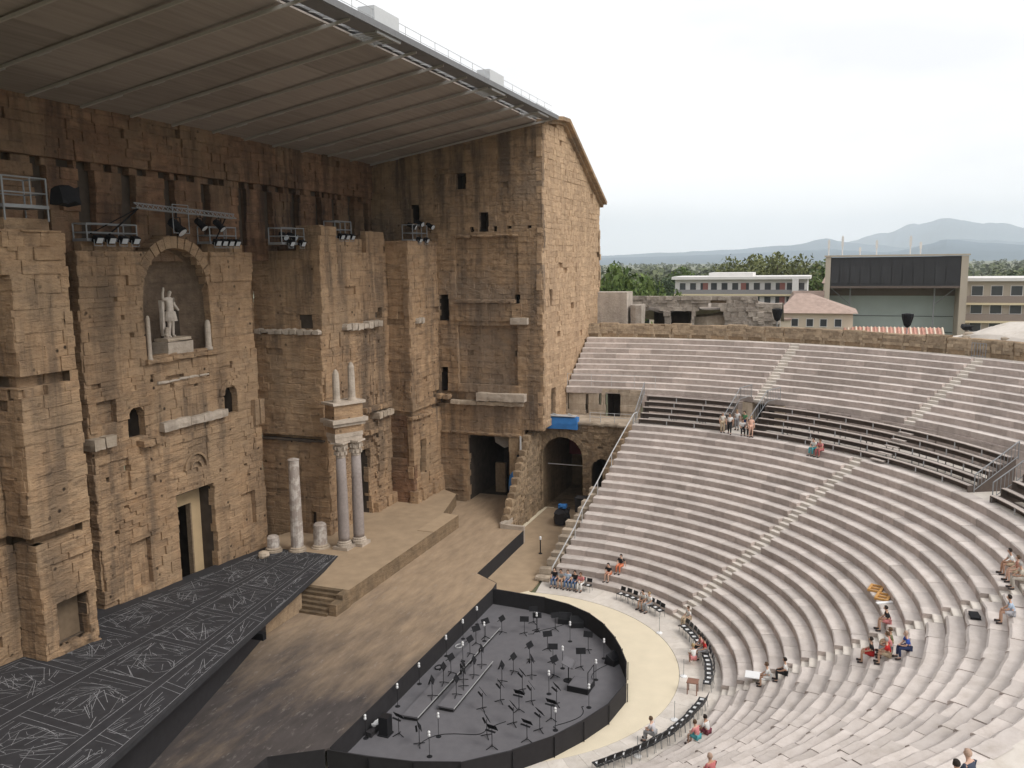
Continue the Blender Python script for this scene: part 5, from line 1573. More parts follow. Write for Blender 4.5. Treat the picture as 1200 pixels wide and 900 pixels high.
q.tube((-.5, -.57, 1.25), (.5, -.57, 1.25), .025, 6); q.build('rail', M['lamp'], cp)
cd = empty('conductor_desk', (-1.0, -4.75, fl), rad(5), label='wide black conductor desk before the podium', cat='desk')
q = MB(); q.tube((0, 0, 0), (0, 0, 1.0), .03, 6); q.lathe([(.3, 0), (.3, .03), (.03, .05)], (0, 0, 0), 8); q.build('pole', M['lamp'], cd)
q = MB(); q.box((0, 0, 1.1), (1.0, .66, .03), M=Matrix.Rotation(rad(25), 3, 'X')); q.box((0, -.3, .98), (1.0, .05, .1)); q.build('desk_top', M['pitfloor'], cd)
def wedge(loc, rz, label):
    q = MB()
    pr = [(-.35, 0), (.35, 0), (.3, .32), (-.2, .62)]
    q.add([(-.42, y, z) for y, z in pr] + [(.42, y, z) for y, z in pr], [(0, 3, 2, 1), (4, 5, 6, 7), (0, 1, 5, 4), (1, 2, 6, 5), (2, 3, 7, 6), (3, 0, 4, 7)])
    o = q.build('monitor_speaker', M['plasblack'], label=label, cat='speaker', group='wedge monitor speakers in the pit')
    o.location, o.rotation_euler = loc, (0, 0, rz)
    g = MB(); g.add([(-.36, .26, .36), (.36, .26, .36), (.36, -.14, .6), (-.36, -.14, .6), (-.36, .262, .37), (.36, .262, .37), (.36, -.138, .61), (-.36, -.138, .61)], [(0, 1, 2, 3), (4, 5, 6, 7)])
    g.build('grille', M['lamp'], o)
wedge((6.4, -2.3, fl), rad(100), 'left of two wedge monitor speakers against the far fence')
wedge((6.1, -3.2, fl), rad(110), 'right of two wedge monitor speakers against the far fence')
wedge((1.9, -6.6, fl), rad(160), 'lone wedge monitor speaker at the right of the pit')
q = MB(); q.bb((-.25, -.25, 0), (.25, .25, 1.0)); q.bb((-.3, -.3, 0), (.3, .3, .06)); q.build('black_bin', M['plasblack'], label='narrow black upright box at the left end of the pit', cat='box').location = (-9.25, 2.3, fl)
hp = empty('cloth_heap', (-9.0, 3.0, fl), label='black and white bundle lying by the deck skirt', cat='bundle')
lump((-.8, -.25, 0), (.8, .12, .3), .1).build('black_cloth', M['black'], hp)
lump((-.3, -.2, .3), (.1, .08, .45), .06).build('white_cloth', M['whiteplas'], hp)
lump((.15, -.22, .3), (.5, .05, .42), .05).build('white_cloth', M['whiteplas'], hp)
for i, (x_, y_, n_, lb) in enumerate([(-2.0, 2.9, 'dark cable coil on the pit floor by the skirt, nearer', 'nearer'), (.9, 2.9, 'pale hose ring on the pit floor by the skirt, farther', 'farther')]):
    q = MB(); k = 14
    for j in range(k): q.tube((x_ + .28 * math.cos(6.283 * j / k), y_ - .1 + .2 * math.sin(6.283 * j / k), .06), (x_ + .28 * math.cos(6.283 * (j + 1) / k), y_ - .1 + .2 * math.sin(6.283 * (j + 1) / k), .06), .035, 5)
    q.build('cable_coil', M['lamp'] if i == 0 else M['pipe'], label=n_, cat='cable')

rc2 = random.Random(3)
for i, (p, e_, lb) in enumerate([((-9.6, .3), (-6.2, -3.2), 'black cable trailing from the nearest stands across the pit'), ((-2.2, -5.4), (2.0, -6.5), 'black cable running from the podium to the lone wedge speaker'), ((3.6, -.4), (6.2, -2.4), 'black cable running to the far pair of wedge speakers'), ((-6.0, -5.5), (-3.5, -6.6), 'black cable along the curved fence near the podium')]):
    q = MB(); pts = []
    for k in range(15):
        t = k / 14
        pts.append((p[0] + (e_[0] - p[0]) * t + .35 * math.sin(t * 6.3 + i), p[1] + (e_[1] - p[1]) * t + .3 * math.sin(t * 8.5 + 2 * i), fl + .018))
    for a_, b_ in zip(pts[:-1], pts[1:]): q.tube(a_, b_, .018, 5)
    q.build('floor_cable', M['lamp'], label=lb, cat='cable')
# ================================================================ CHAIRS round the orchestra
def make_chair():
    e = empty('black_chair')
    q = MB(); q.bb((-.22, -.22, .43), (.22, .22, .465)); q.build('seat', M['plasblack'], e)
    q = MB(); q.add([(-.23, -.2, .6), (-.25, .2, .6), (-.3, .2, .86), (-.3, -.2, .86), (-.25, -.2, .6), (-.27, .2, .6), (-.325, .2, .86), (-.325, -.2, .86)], [(0, 1, 2, 3), (7, 6, 5, 4), (0, 4, 5, 1), (1, 5, 6, 2), (2, 6, 7, 3), (3, 7, 4, 0)]); q.build('backrest', M['plasblack'], e)
    for sy in (-1, 1):
        q = MB(); q.tube((.2, sy * .2, .43), (.23, sy * .21, 0), .014, 5); q.build('leg', M['steel'], e)
        q = MB(); q.tube((-.2, sy * .2, .43), (-.26, sy * .21, 0), .014, 5); q.tube((-.2, sy * .2, .43), (-.31, sy * .2, .87), .014, 5); q.build('leg', M['steel'], e)
    q = MB(); q.bb((-.1, -.1, .468), (.12, .1, .474)); q.build('number_card', M['whiteplas'], e)
    return e
chair0 = make_chair()
arcs = [(1.2, -13.5, '%s black chair from the deck end of the short row', 'chairs at the near end of the seats by the deck'), (-23.5, -41, '%s black chair from the deck side of the second section', 'chairs in the second section'), (-53.5, -88, '%s black chair from the far end of the long curved row', 'chairs in the long curved row'), (-97, -137, '%s black chair from the small table in the foreground row', 'chairs in the foreground row')]
used = False
chair_pos = {}
for gi, (a0, a1, lb, gr) in enumerate(arcs):
    a = a0; k = 0
    while a > a1:
        o = chair0 if not used else copy_tree(chair0)
        used = True
        rr0 = 12.25 + R.uniform(-.05, .05)
        o.location = pol(rr0, a, .012)
        o.rotation_euler = (0, 0, rad(a + 180 + R.uniform(-5, 5)))
        tag(o, lb % ORD[k], 'chair', gr)
        chair_pos[(gi, k)] = (rr0, a)
        a -= 2.45 if gi < 3 else 2.3; k += 1

# ================================================================ PEOPLE
_pm = {}
def fig(pose):
    """skeletons in metres, facing +x; origin on the seat (sitting) or the ground (standing)"""
    lean = {'sit': .04, 'lean': .2, 'back': -.1, 'stand': 0, 'walk': .04}[pose]
    L = lambda z: lean * (z - .1)
    if pose in ('sit', 'lean', 'back'):
        base = 0.0
        hips = [(.02, .1, .11), (.02, -.1, .11)]
        knee = [(.44, .13, .1), (.44, -.12, .12)]
        ank = [(.40, .13, -.37), (.46, -.13, -.36)]
        toe = [(.58, .14, -.43), (.64, -.15, -.42)]
    else:
        base = .84
        st = .0 if pose == 'stand' else .18
        hips = [(0, .1, .92), (0, -.1, .92)]
        knee = [(.03 + st, .11, .5), (.03 - st * .4, -.11, .5)]
        ank = [(0 + st, .11, .08), (-.02 - st * 1.3, -.11, .1)]
        toe = [(.16 + st, .12, .03), (.13 - st * 1.3, -.12, .03)]
    def P(x, y, z): return (x + L(z), y, z + base)
    pel, spi, che = P(0, 0, .12), P(-.01, 0, .3), P(0, 0, .47)
    nek, hb, hm, ht, nose = P(.02, 0, .62), P(.03, 0, .68), P(.045, 0, .77), P(.035, 0, .86), P(.155, 0, .755)
    sh = [P(0, .18, .545), P(0, -.18, .545)]
    if pose == 'lean':
        el = [P(.16, .24, .27), P(.16, -.24, .27)]; wr = [P(.33, .1, .22), P(.33, -.1, .22)]; ha = [P(.4, .04, .22), P(.4, -.05, .2)]
    elif pose == 'back':
        el = [P(-.12, .26, .32), P(.1, -.25, .32)]; wr = [P(-.22, .26, .1), P(.3, -.16, .22)]; ha = [P(-.24, .27, .04), P(.38, -.12, .2)]
    elif pose == 'sit':
        el = [P(.06, .24, .3), P(.06, -.24, .3)]; wr = [P(.28, .17, .19), P(.28, -.16, .2)]; ha = [P(.37, .14, .18), P(.37, -.12, .19)]
    else:
        el = [P(-.03, .25, .28), P(-.02, -.25, .28)]; wr = [P(.06, .26, .05), P(.1, -.25, .07)]; ha = [P(.08, .26, -.05), P(.13, -.25, -.02)]
    return dict(pel=pel, spi=spi, che=che, nek=nek, hb=hb, hm=hm, ht=ht, nose=nose, sh=sh, el=el, wr=wr, ha=ha, hips=hips, knee=knee, ank=ank, toe=toe)
def person_meshes(pose, legs):
    key = (pose, legs)
    if key in _pm: return _pm[key]
    f = fig(pose)
    v, e = [], []
    def add(p, r_, par=None):
        v.append((*p, r_))
        if par is not None: e.append((par, len(v) - 1))
        return len(v) - 1
    def limb(par, pts, rs):
        k = par
        for p, r_ in zip(pts, rs): k = add(p, r_, k)
        return k
    a = add(f['pel'], (.14, .13)); b_ = add(f['spi'], (.13, .11), a); c = add(f['che'], (.15, .12), b_)
    n = add(f['nek'], .055, c); h1 = add(f['hb'], (.07, .075), n); h2 = add(f['hm'], (.082, .1), h1); add(f['ht'], (.06, .07), h2); add(f['nose'], .018, h2)
    for s in (0, 1):
        k = limb(c, (f['sh'][s], f['el'][s], f['wr'][s], f['ha'][s]), (.065, .046, .034, .032))
        hx = Vector(f['ha'][s]); dr = (hx - Vector(f['wr'][s])).normalized()
        sd_ = Vector((0, 1, 0)) * (.5 if s else -.5)
        add(tuple(hx + dr * .07), .016, k); add(tuple(hx + dr * .02 + sd_ * .08), .013, k)
        limb(a, (f['hips'][s], f['knee'][s], f['ank'][s], f['toe'][s]), (.1, .065, .042, .035))
    body = skin_mesh('person_body', v, e, 0, 1)
    v, e = [], []
    a = add(f['pel'], (.155, .145)); b_ = add(f['spi'], (.155, .135), a); c = add(f['che'], (.172, .14), b_); add(tuple(Vector(f['che']).lerp(Vector(f['nek']), .6)), .085, c)
    for s in (0, 1): limb(c, (f['sh'][s], tuple(Vector(f['sh'][s]).lerp(Vector(f['el'][s]), .75))), (.085, .066))
    shirt = skin_mesh('person_shirt', v, e, 0, 1)
    v, e = [], []
    a = add(f['pel'], (.15, .14))
    for s in (0, 1):
        if legs == 'short': limb(a, (f['hips'][s], tuple(Vector(f['hips'][s]).lerp(Vector(f['knee'][s]), .8))), (.118, .088))
        else: limb(a, (f['hips'][s], f['knee'][s], tuple(Vector(f['knee'][s]).lerp(Vector(f['ank'][s]), .92))), (.118, .084, .06))
    trou = skin_mesh('person_trousers', v, e, 0, 1)
    hm = Vector(f['hm'])
    q = MB(); nn, mm = 10, 5
    vs, fs = [], []
    for j in range(mm + 1):
        ph = math.pi * .62 * j / mm
        for i in range(nn):
            t = 2 * math.pi * i / nn
            x_, y_, z_ = .118 * math.sin(ph) * math.cos(t), .105 * math.sin(ph) * math.sin(t), .125 * math.cos(ph)
            if x_ > .05 and z_ < .05: x_, z_ = .05, max(z_, .05)
            vs.append((hm.x - .012 + x_, hm.y + y_, hm.z + .015 + z_))
    fs = [(j * nn + i, (j + 1) * nn + i, (j + 1) * nn + (i + 1) % nn, j * nn + (i + 1) % nn) for j in range(mm) for i in range(nn)]
    me = bpy.data.meshes.new('person_hair'); me.from_pydata(vs, [], fs); me.polygons.foreach_set('use_smooth', [True] * len(fs))
    v, e = [], []
    shoes = []
    for s in (0, 1):
        q = MB(); an, to = Vector(f['ank'][s]), Vector(f['toe'][s])
        q.bar(an + Vector((-.03, 0, -.03)), to + Vector((.04, 0, .0)), .09, .075)
        m2 = bpy.data.meshes.new('person_shoe'); m2.from_pydata(q.v, [], q.f); shoes.append(m2)
    _pm[key] = (body, shirt, trou, me, shoes)
    for m_ in (body, shirt, trou, me, *shoes): m_.materials.append(None)
    return _pm[key]
_cm = {}
def cloth(c):
    if c not in _cm: _cm[c] = simple('cloth_%02d' % len(_cm), c, .85, noise_amt=.12, nscale=12)
    return _cm[c]
SKIN = [(.55, .34, .24), (.48, .28, .19), (.62, .40, .30)]
HAIR = {'dark': (.025, .018, .014), 'brown': (.10, .06, .035), 'grey': (.35, .33, .31), 'fair': (.38, .27, .14), 'bald': (.58, .36, .27), 'white': (.7, .68, .65)}
def person(loc, face, pose, shirt, trou, hair, label, legs='long', s=1.0, shoes=(.05, .04, .04), group=None):
    body, sm, tm, hm, shm = person_meshes(pose, legs)
    e = empty('person', loc, face, label=label, cat='person', group=group)
    e.scale = (s, s, s)
    def put(name, me, col):
        o = place(name, me, e)
        o.material_slots[0].link = 'OBJECT'; o.material_slots[0].material = cloth(col)
        return o
    sk = SKIN[int(abs(loc[0] * 7 + loc[1] * 3)) % 3]
    put('body', body, sk); put('shirt', sm, shirt); put('trousers', tm, trou)
    put('hair', hm, HAIR[hair] if hair != 'bald' else (.42, .29, .22))
    for m_ in shm: put('shoe', m_, shoes)
    return e
W, BK, NV, RD, GY, BG, TQ = (.74, .73, .71), (.02, .02, .022), (.03, .045, .11), (.52, .03, .03), (.32, .32, .33), (.50, .40, .28), (.10, .38, .42)
DN, PK, OR, LB, OL = (.09, .14, .25), (.62, .24, .24), (.62, .20, .10), (.45, .55, .68), (.16, .17, .08)
def on_row(k, ang, inset=.14): return pol(R1 + T * (k - 1) + inset, ang, Z1 + RISE * (k - 1) + .01)
def on_chair(gi, k):
    rr0, a = chair_pos[(gi, k)]
    return pol(rr0, a, .49), rad(a + 180)
def seated(k, ang, pose, shirt, trou, hair, label, turn=0, **kw):
    return person(on_row(k, ang), rad(ang + 180 + turn), pose, shirt, trou, hair, label, **kw)
def chaired(gi, k, pose, shirt, trou, hair, label, **kw):
    p, f = on_chair(gi, k)
    return person(p, f, pose, shirt, trou, hair, label, **kw)
def ang_of(x, y): return math.degrees(math.atan2(y, x))
chaired(0, 0, 'sit', BK, DN, 'dark', 'person in black at the deck end of the first chair row')
chaired(0, 1, 'lean', GY, BG, 'dark', 'person in grey leaning forward in the first chair row', legs='short')
chaired(0, 2, 'sit', LB, DN, 'brown', 'person in pale blue and jeans in the first chair row')
chaired(0, 3, 'sit', BK, DN, 'dark', 'person in dark top beside the pale blue one')
chaired(0, 4, 'lean', PK, W, 'brown', 'person in pink with white trousers ending the first group')
seated(2, -14.6, 'lean', BK, OR, 'dark', 'person in black and orange shorts on a low step', legs='short')
seated(3, -16.6, 'back', BK, OR, 'dark', 'person in black sitting above the orange shorts')
chaired(1, 4, 'lean', W, BK, 'dark', 'person in white shirt leaning on the second chair section', legs='short')
chaired(1, 5, 'sit', W, GY, 'fair', 'person in white beside another at the second chair section')
seated(1, -49.5, 'sit', W, BG, 'brown', 'person in white seated alone by the lower stair')
chaired(2, 6, 'lean', PK, BK, 'dark', 'person in pink at the middle of the long chair row')
chaired(2, 7, 'sit', RD, GY, 'dark', 'person in bright red shirt in the long chair row')
person(pol(11.5, -74, .35), rad(20), 'lean', W, PK, 'fair', 'person in white crouching before the red shirt', legs='short')
seated(4, ang_of(-.77, -15.76), 'lean', W, W, 'brown', 'person in white bending forward on a mid step', legs='short')
seated(5, ang_of(-.87, -16.3), 'sit', W, BK, 'dark', 'person in white sitting upright behind the bending one')
seated(10, ang_of(-2.2, -20.3), 'sit', BK, RD, 'dark', 'person in black top and red shorts holding a strap', legs='short')
seated(11, ang_of(.87, -21.2), 'lean', BK, PK, 'dark', 'person with dark backpack just below the wooden frames', legs='short')
seated(11, ang_of(-1.86, -21.2), 'sit', OL, BG, 'brown', 'person in olive top behind the red shirt')
seated(11, ang_of(-3.1, -20.9), 'lean', RD, BG, 'grey', 'person in red shirt with sandals in the central group', legs='short')
seated(11, ang_of(-2.4, -21.0), 'lean', PK, GY, 'brown', 'person in patterned pink beside the red shirt')
seated(12, ang_of(-3.14, -21.9), 'lean', (.04, .10, .42), NV, 'bald', 'person in bright blue shirt at the right of the central group', turn=20)
seated(18, ang_of(2.2, -26.6), 'lean', W, BG, 'dark', 'person in white with bare legs at the right edge', legs='short')
seated(18, ang_of(1.2, -27.0), 'sit', (.45, .2, .15), BG, 'brown', 'person in rust top cut by the right edge, above', legs='short')
seated(18, ang_of(.2, -26.6), 'lean', (.55, .50, .42), (.5, .46, .4), 'grey', 'person in cream clothes at the right edge')
seated(17, ang_of(-3.2, -25.9), 'lean', LB, (.55, .56, .6), 'dark', 'person in pale blue shirt at the right edge, lowest', legs='short')
seated(20, ang_of(22.73, -17.11), 'lean', W, TQ, 'dark', 'person in teal trousers on the walkway edge')
seated(20, ang_of(22.5, -17.7), 'lean', PK, (.4, .12, .12), 'brown', 'person in pink on the walkway edge beside the teal one')
for (a_, r_, pose, sh_, t_, hr_, lb, fc) in [(-19.9, 28.6, 'stand', (.6, .56, .5), BG, 'grey', 'person in beige standing left at the bleacher gap', 200), (-21.3, 28.5, 'walk', W, BK, 'dark', 'person in white and black standing at the bleacher gap', 180), (-20.7, 30.4, 'stand', W, GY, 'fair', 'person in white further back in the bleacher gap', 170), (-22.1, 30.3, 'walk', (.10, .25, .12), NV, 'dark', 'person in green further back in the bleacher gap', 150), (-23.2, 28.9, 'sit', W, BK, 'dark', 'person in white seated on the walkway at the gap', 190), (-24.3, 28.9, 'sit', (.25, .2, .18), BK, 'dark', 'person in brown seated on the walkway at the gap', 190), (-25.2, 28.45, 'stand', (.68, .42, .32), (.66, .40, .30), 'fair', 'person in peach dress standing right of the gap', 200)]:
    person(pol(r_, a_, 9.06 if pose != 'sit' else 9.5), rad(fc), pose, sh_, t_, hr_, lb, legs='short' if 'dress' in lb else 'long')
person(on_row(2, -112.6, .3), rad(62), 'lean', W, (.2, .05, .07), 'dark', 'person in white with maroon shorts behind the foreground chairs', legs='short')
person(on_row(2, -115.6, .2), rad(62), 'lean', PK, TQ, 'brown', 'person with turquoise bag behind the foreground chairs', legs='short')
person(pol(11.9, -118.5, .49), rad(75), 'lean', (.6, .58, .6), GY, 'brown', 'person in pale grey on a foreground chair')
person(on_row(10, -135.6, .3), rad(52), 'lean', (.5, .16, .16), BG, 'bald', 'person in faded red at the lower picture edge', legs='short')
person((-19.7, -21.8, 9.07), rad(50), 'lean', (.05, .06, .09), BG, 'bald', 'bald person in dark striped top at the lower right edge', s=1.05)
person((-20.15, -21.45, 9.0), rad(40), 'lean', GY, BG, 'dark', 'person with dark hair at the lower right edge', s=1.0)

# loose things on the seats
def on_seat(x_, y_, k): return (x_, y_, Z1 + RISE * (k - 1) + .012)
q = MB(); q.bb((-.75, -.4, 0), (.75, .4, .05)); o = q.build('white_board', M['whiteplas'], label='white board lying on a low step', cat='board'); o.location = on_seat(.3, -14.95, 3); o.rotation_euler = (0, 0, rad(92))
fm = simple('orange_wood', (.52, .28, .09), .7)
for i, (x_, y_, lb) in enumerate([(5.4, -20.7, 'upper orange wooden frame lying on the steps'), (4.25, -21.0, 'lower orange wooden frame lying on the steps')]):
    e = empty('wooden_frame', on_seat(x_, y_, 11), rad(-14), label=lb, cat='frame')
    for dy in (-.3, .3):
        q = MB(); q.bb((-.5, dy - .06, 0), (.5, dy + .06, .12)); q.build('long_rail', fm, e)
    for dx in (-.44, 0, .44):
        q = MB(); q.bb((dx - .05, -.24, .01), (dx + .05, .24, .11)); q.build('cross_rail', fm, e)
q = MB(); q.bb((-.6, -.1, 0), (.6, .1, .06)); o = q.build('white_plank', M['whiteplas'], label='short white plank below the orange frames', cat='board'); o.location = on_seat(3.55, -21.15, 11); o.rotation_euler = (0, 0, rad(-60))
o = lump((-.4, -.25, 0), (.4, .25, .12), .1).build('dark_cloth', M['lamp'], label='dark cloth left lying on a right-hand step', cat='cloth'); o.location = on_seat(-1.6, -24.5, 15)
tb = empty('small_table', (-.1, -11.5, .012), label='small brown table at the end of the long chair row', cat='table')
q = MB(); q.bb((-.3, -.3, .66), (.3, .3, .7)); q.build('table_top', simple('brown_wood', (.25, .13, .09), .6), tb)
for sx in (-.25, .25):
    for sy in (-.25, .25):
        q = MB(); q.bb((sx - .025, sy - .025, 0), (sx + .025, sy + .025, .655)); q.build('leg', bpy.data.materials['brown_wood'], tb)
for i, (x_, y_, lb) in enumerate([(-3.2, -11.05, 'white based pole nearest the foreground chairs, middle'), (-7.0, -9.95, 'white based pole at the lower picture edge'), (1.57, -10.75, 'white based pole before the long chair row'), (6.76, -8.4, 'white based pole nearest the far chairs')]):
    e = empty('barrier_pole', (x_, y_, .012), label=lb, cat='pole', group='slim poles round the orchestra')
    q = MB(); q.lathe([(.2, 0), (.2, .04), (.03, .1)], (0, 0, 0), 10); q.build('pole_base', M['whiteplas'], e)
    q = MB(); q.tube((0, 0, .1), (0, 0, 1.05), .014, 6); q.build('shaft', M['steel'], e)
# ================================================================ BACKGROUND: ruins, houses, trees, mountains
M['plaster'] = simple('cream_plaster', (.62, .53, .42), .9, noise_amt=.08, nscale=.8)
M['tile'] = simple('clay_roof_tiles', (.33, .245, .205), .9, noise_amt=.3, nscale=1.6)
M['glass'] = simple('window_glass', (.06, .065, .07), .15, noise_amt=0, spec=.6)
M['wall2'] = simple('white_render', (.66, .64, .62), .9, noise_amt=.06, nscale=.5)
M['concrete'] = simple('tan_concrete', (.44, .38, .31), .9, noise_amt=.1, nscale=.4)
M['blackscreen'] = simple('black_cladding', (.035, .035, .038), .6, noise_amt=.2, nscale=.4)
M['greenscreen'] = simple('grey_green_sheet', (.36, .41, .39), .7, noise_amt=.12, nscale=.3)
# ruined vaults behind the rear wall
ru = empty('vault_ruin', label='grey ruined vault walls with two open arches behind the rear wall', cat='ruin')
M['ruin'] = stone('grey_ruin_stone', (.48, .42, .36), (.34, .29, .25), (.2, .17, .14), streak=.4, block=.25, fine=1.2, bump=.9)
mu_ = Masonry(ru)
mu_.face('ruin_face', (52, 8.6), (0, -1), 21.4, 13.0, 19.4, M['ruin'], course=(.3, .5), length=(.5, 1.1), openings=[('arch', 8.6 - 1.0, 1.25, 16.8, 13), ('arch', 8.6 + 5.2, 1.7, 16.6, 13), (8.6 + .9, 8.6 + 3.2, 13, 17.6)], seed=90, amp=.4, jit=.12, miss=.05, top=lambda u: 18.9 - .02 * u + .6 * noise.noise((u * .4, 3, 0)) + (.7 if 13 < u < 19 else 0) + (1.3 if u < 3.0 else 0))
mu_.finish(None)
lining(ru, 'vault_interior', ((52.3, 1.0), (52.3, -2.9)), (1, 0), 2.5, 13, 17.6, M['inner'])
lump((46.4, 9.3, 13), (49.5, 2.7, 19.9), .14).build('side_block', M['ruin'], ru)
lump((46.6, 2.68, 13), (49.2, 1.2, 18.5), .16).build('side_block', M['ruin'], ru)
q = MB()
# sloping rubble crown of the ruin
n, m_ = 26, 6
vs = []
for i in range(n + 1):
    for j in range(m_ + 1):
        u, w = i / n, j / m_
        y = 8.6 - 21.4 * u; x_ = 52.3 + 7 * w
        zz = 17.5 + .9 * noise.noise((y * .3, x_ * .3, 1)) + 1.1 * math.sin(math.pi * min(1, w * 1.2)) - (2.5 * max(0, w - .8) * 5 * .5)
        vs.append((x_, y, zz))
q.add(vs, [(i * (m_ + 1) + j, i * (m_ + 1) + j + 1, (i + 1) * (m_ + 1) + j + 1, (i + 1) * (m_ + 1) + j) for i in range(n) for j in range(m_)])
q.build('rubble_crown', M['ruin'], ru)
q = MB(); lump((-1.6, -2.1, 0), (1.6, 2.1, 3.0), .9).build('pale_mound', M['pale'], ru).location = (54.5, -5.4, 14.3)
rr2 = empty('rubble_mound', label='pale rubble mound with loose stones at right of the rear wall', cat='ruin')
q = MB(); n, m_ = 22, 8; vs = []
for i in range(n + 1):
    for j in range(m_ + 1):
        u, w = i / n, j / m_
        a = rad(-34 - 30 * u); r_ = 44.2 + 9 * w
        vs.append((r_ * math.cos(a), r_ * math.sin(a), 15.9 + 1.9 * math.sin(math.pi * w) * min(1, u * 4) + .7 * noise.noise((u * 7, w * 4, 2)) + 1.0 * u * w))
q.add(vs, [(i * (m_ + 1) + j, i * (m_ + 1) + j + 1, (i + 1) * (m_ + 1) + j + 1, (i + 1) * (m_ + 1) + j) for i in range(n) for j in range(m_)])
q.build('mound', M['pave'], rr2)
for i in range(14):
    a = rad(-36 - 26 * R.random()); r_ = R.uniform(44.5, 47)
    s = R.uniform(.25, .6)
    lump((-s, -s * .7, 0), (s, s * .7, s * .9), .15).build('loose_stone', M['pale'], rr2).location = (r_ * math.cos(a), r_ * math.sin(a), 16.4)
def small_lamp(x_, y_, z_, lb):
    e = empty('floodlight_box', (x_, y_, z_), rad(100), label=lb, cat='floodlight')
    q = MB(); q.lathe([(.1, 0), (.3, .2), (.5, .9), (.52, 1.2), (.2, 1.25)], (0, 0, 0), 10); q.build('housing', M['lamp'], e)
    q = MB(); q.bar((0, 0, -.6), (0, 0, 0), .08); q.build('bracket', M['steel'], e)
small_lamp(43.4, -12.9, 17.2, 'black floodlight on the rear wall before the cream house')
small_lamp(38.9, -24.2, 17.1, 'black floodlight on the rear wall below the tall black screen')
o = lump((-.9, -.4, 0), (.9, .4, .5), .2).build('dark_lamp_case', M['lamp'], label='low dark lamp case on the rubble mound', cat='box'); o.location = (35.2, -28.4, 17.2)
sgn = MB(); sgn.bb((-.25, -.03, 0), (.25, .03, .45)); o = sgn.build('small_sign', M['whiteplas'], label='small pale square plate on the rear wall', cat='sign'); o.location = (36.2, -25.1, 16.2); o.rotation_euler = (0, 0, rad(57))
gt = empty('steel_gate', pol(42.6, -42.6, 15.4), rad(47), label='small grey steel gate in the rear wall', cat='gate')
q = MB()
for i in range(6): q.bar((-.6 + .24 * i, 0, 0), (-.6 + .24 * i, 0, 1.1), .04)
for z in (.1, 1.1): q.bar((-.62, 0, z), (.62, 0, z), .05)
q.build('bars', M['steel'], gt)

def window_on(parent, o, u, n, uc, z0, w, h, depth=.18, shutter=None, pane='glass'):
    f = MB()
    P = lambda a, z, d: (o[0] + u[0] * a + n[0] * d, o[1] + u[1] * a + n[1] * d, z)
    for (a0, a1, b0, b1) in ((uc - w / 2 - .08, uc - w / 2, z0 - .08, z0 + h + .08), (uc + w / 2, uc + w / 2 + .08, z0 - .08, z0 + h + .08), (uc - w / 2, uc + w / 2, z0 + h, z0 + h + .08), (uc - w / 2, uc + w / 2, z0 - .08, z0)):
        vs = [P(a, z, d) for d in (-.05, .09) for a, z in ((a0, b0), (a1, b0), (a1, b1), (a0, b1))]
        f.add(vs, [(0, 3, 2, 1), (4, 5, 6, 7), (0, 1, 5, 4), (1, 2, 6, 5), (2, 3, 7, 6), (3, 0, 4, 7)])
    fo = f.build('window', M['wall2'], parent)
    g = MB(); g.add([P(a, z, d) for d in (-.02, .03) for a, z in ((uc - w / 2, z0), (uc + w / 2, z0), (uc + w / 2, z0 + h), (uc - w / 2, z0 + h))], [(0, 3, 2, 1), (4, 5, 6, 7), (0, 1, 5, 4), (1, 2, 6, 5), (2, 3, 7, 6), (3, 0, 4, 7)])
    g.build('pane', M[pane], fo)
def tile_roof(parent, pts_eave, ridge, th=.25, name='roof', ribs=0):
    q = MB()
    q.add(list(pts_eave) + list(ridge), [(0, 1, 5, 4), (2, 3, 4, 5), (1, 2, 5), (3, 0, 4), (0, 3, 2, 1)])
    ro = q.build(name, M['tile'], parent)
    if ribs:
        e0, e1 = Vector(pts_eave[0]), Vector(pts_eave[1]); r0, r1 = Vector(ridge[0]), Vector(ridge[1])
        for i in range(ribs):
            t = (i + .5) / ribs
            rib = MB(); rib.tube(e0.lerp(e1, t) + Vector((0, 0, .05)), r0.lerp(r1, t) + Vector((0, 0, .05)), .1, 5); rib.build('tile_row', M['tile'], ro)
    return ro
# cream house with hipped roof
hs = empty('cream_house', label='cream house with low clay tile roof and small square windows', cat='house')
x0, x1, ya, yb, ez_ = 75.5, 86, -20.6, -11.6, 16.1
q = MB(); q.bb((x0, ya, 0), (x1, yb, ez_)); q.build('wall', M['plaster'], hs)
tile_roof(hs, [(x0 - .6, yb + .6, ez_), (x0 - .6, ya - .6, ez_), (x1 + .6, ya - .6, ez_), (x1 + .6, yb + .6, ez_)], [(x0 + 5, yb - 1.6, ez_ + 2.4), (x0 + 5, ya + 5.4, ez_ + 2.4)])
for y in (-13.4, -15.3, -17.0, -18.8): window_on(hs, (x0, 0), (0, 1), (-1, 0), y, 14.35, .8, .95)
q = MB(); q.bb((x0 - 1.5, -12.9, 0), (x0 - .02, -11.7, 15.2)); an = q.build('porch', M['plaster'], hs)
q = MB(); q.bb((x0 - 1.7, -13.0, 15.2), (x0 - .02, -11.6, 15.45)); q.build('porch_roof', M['tile'], hs)
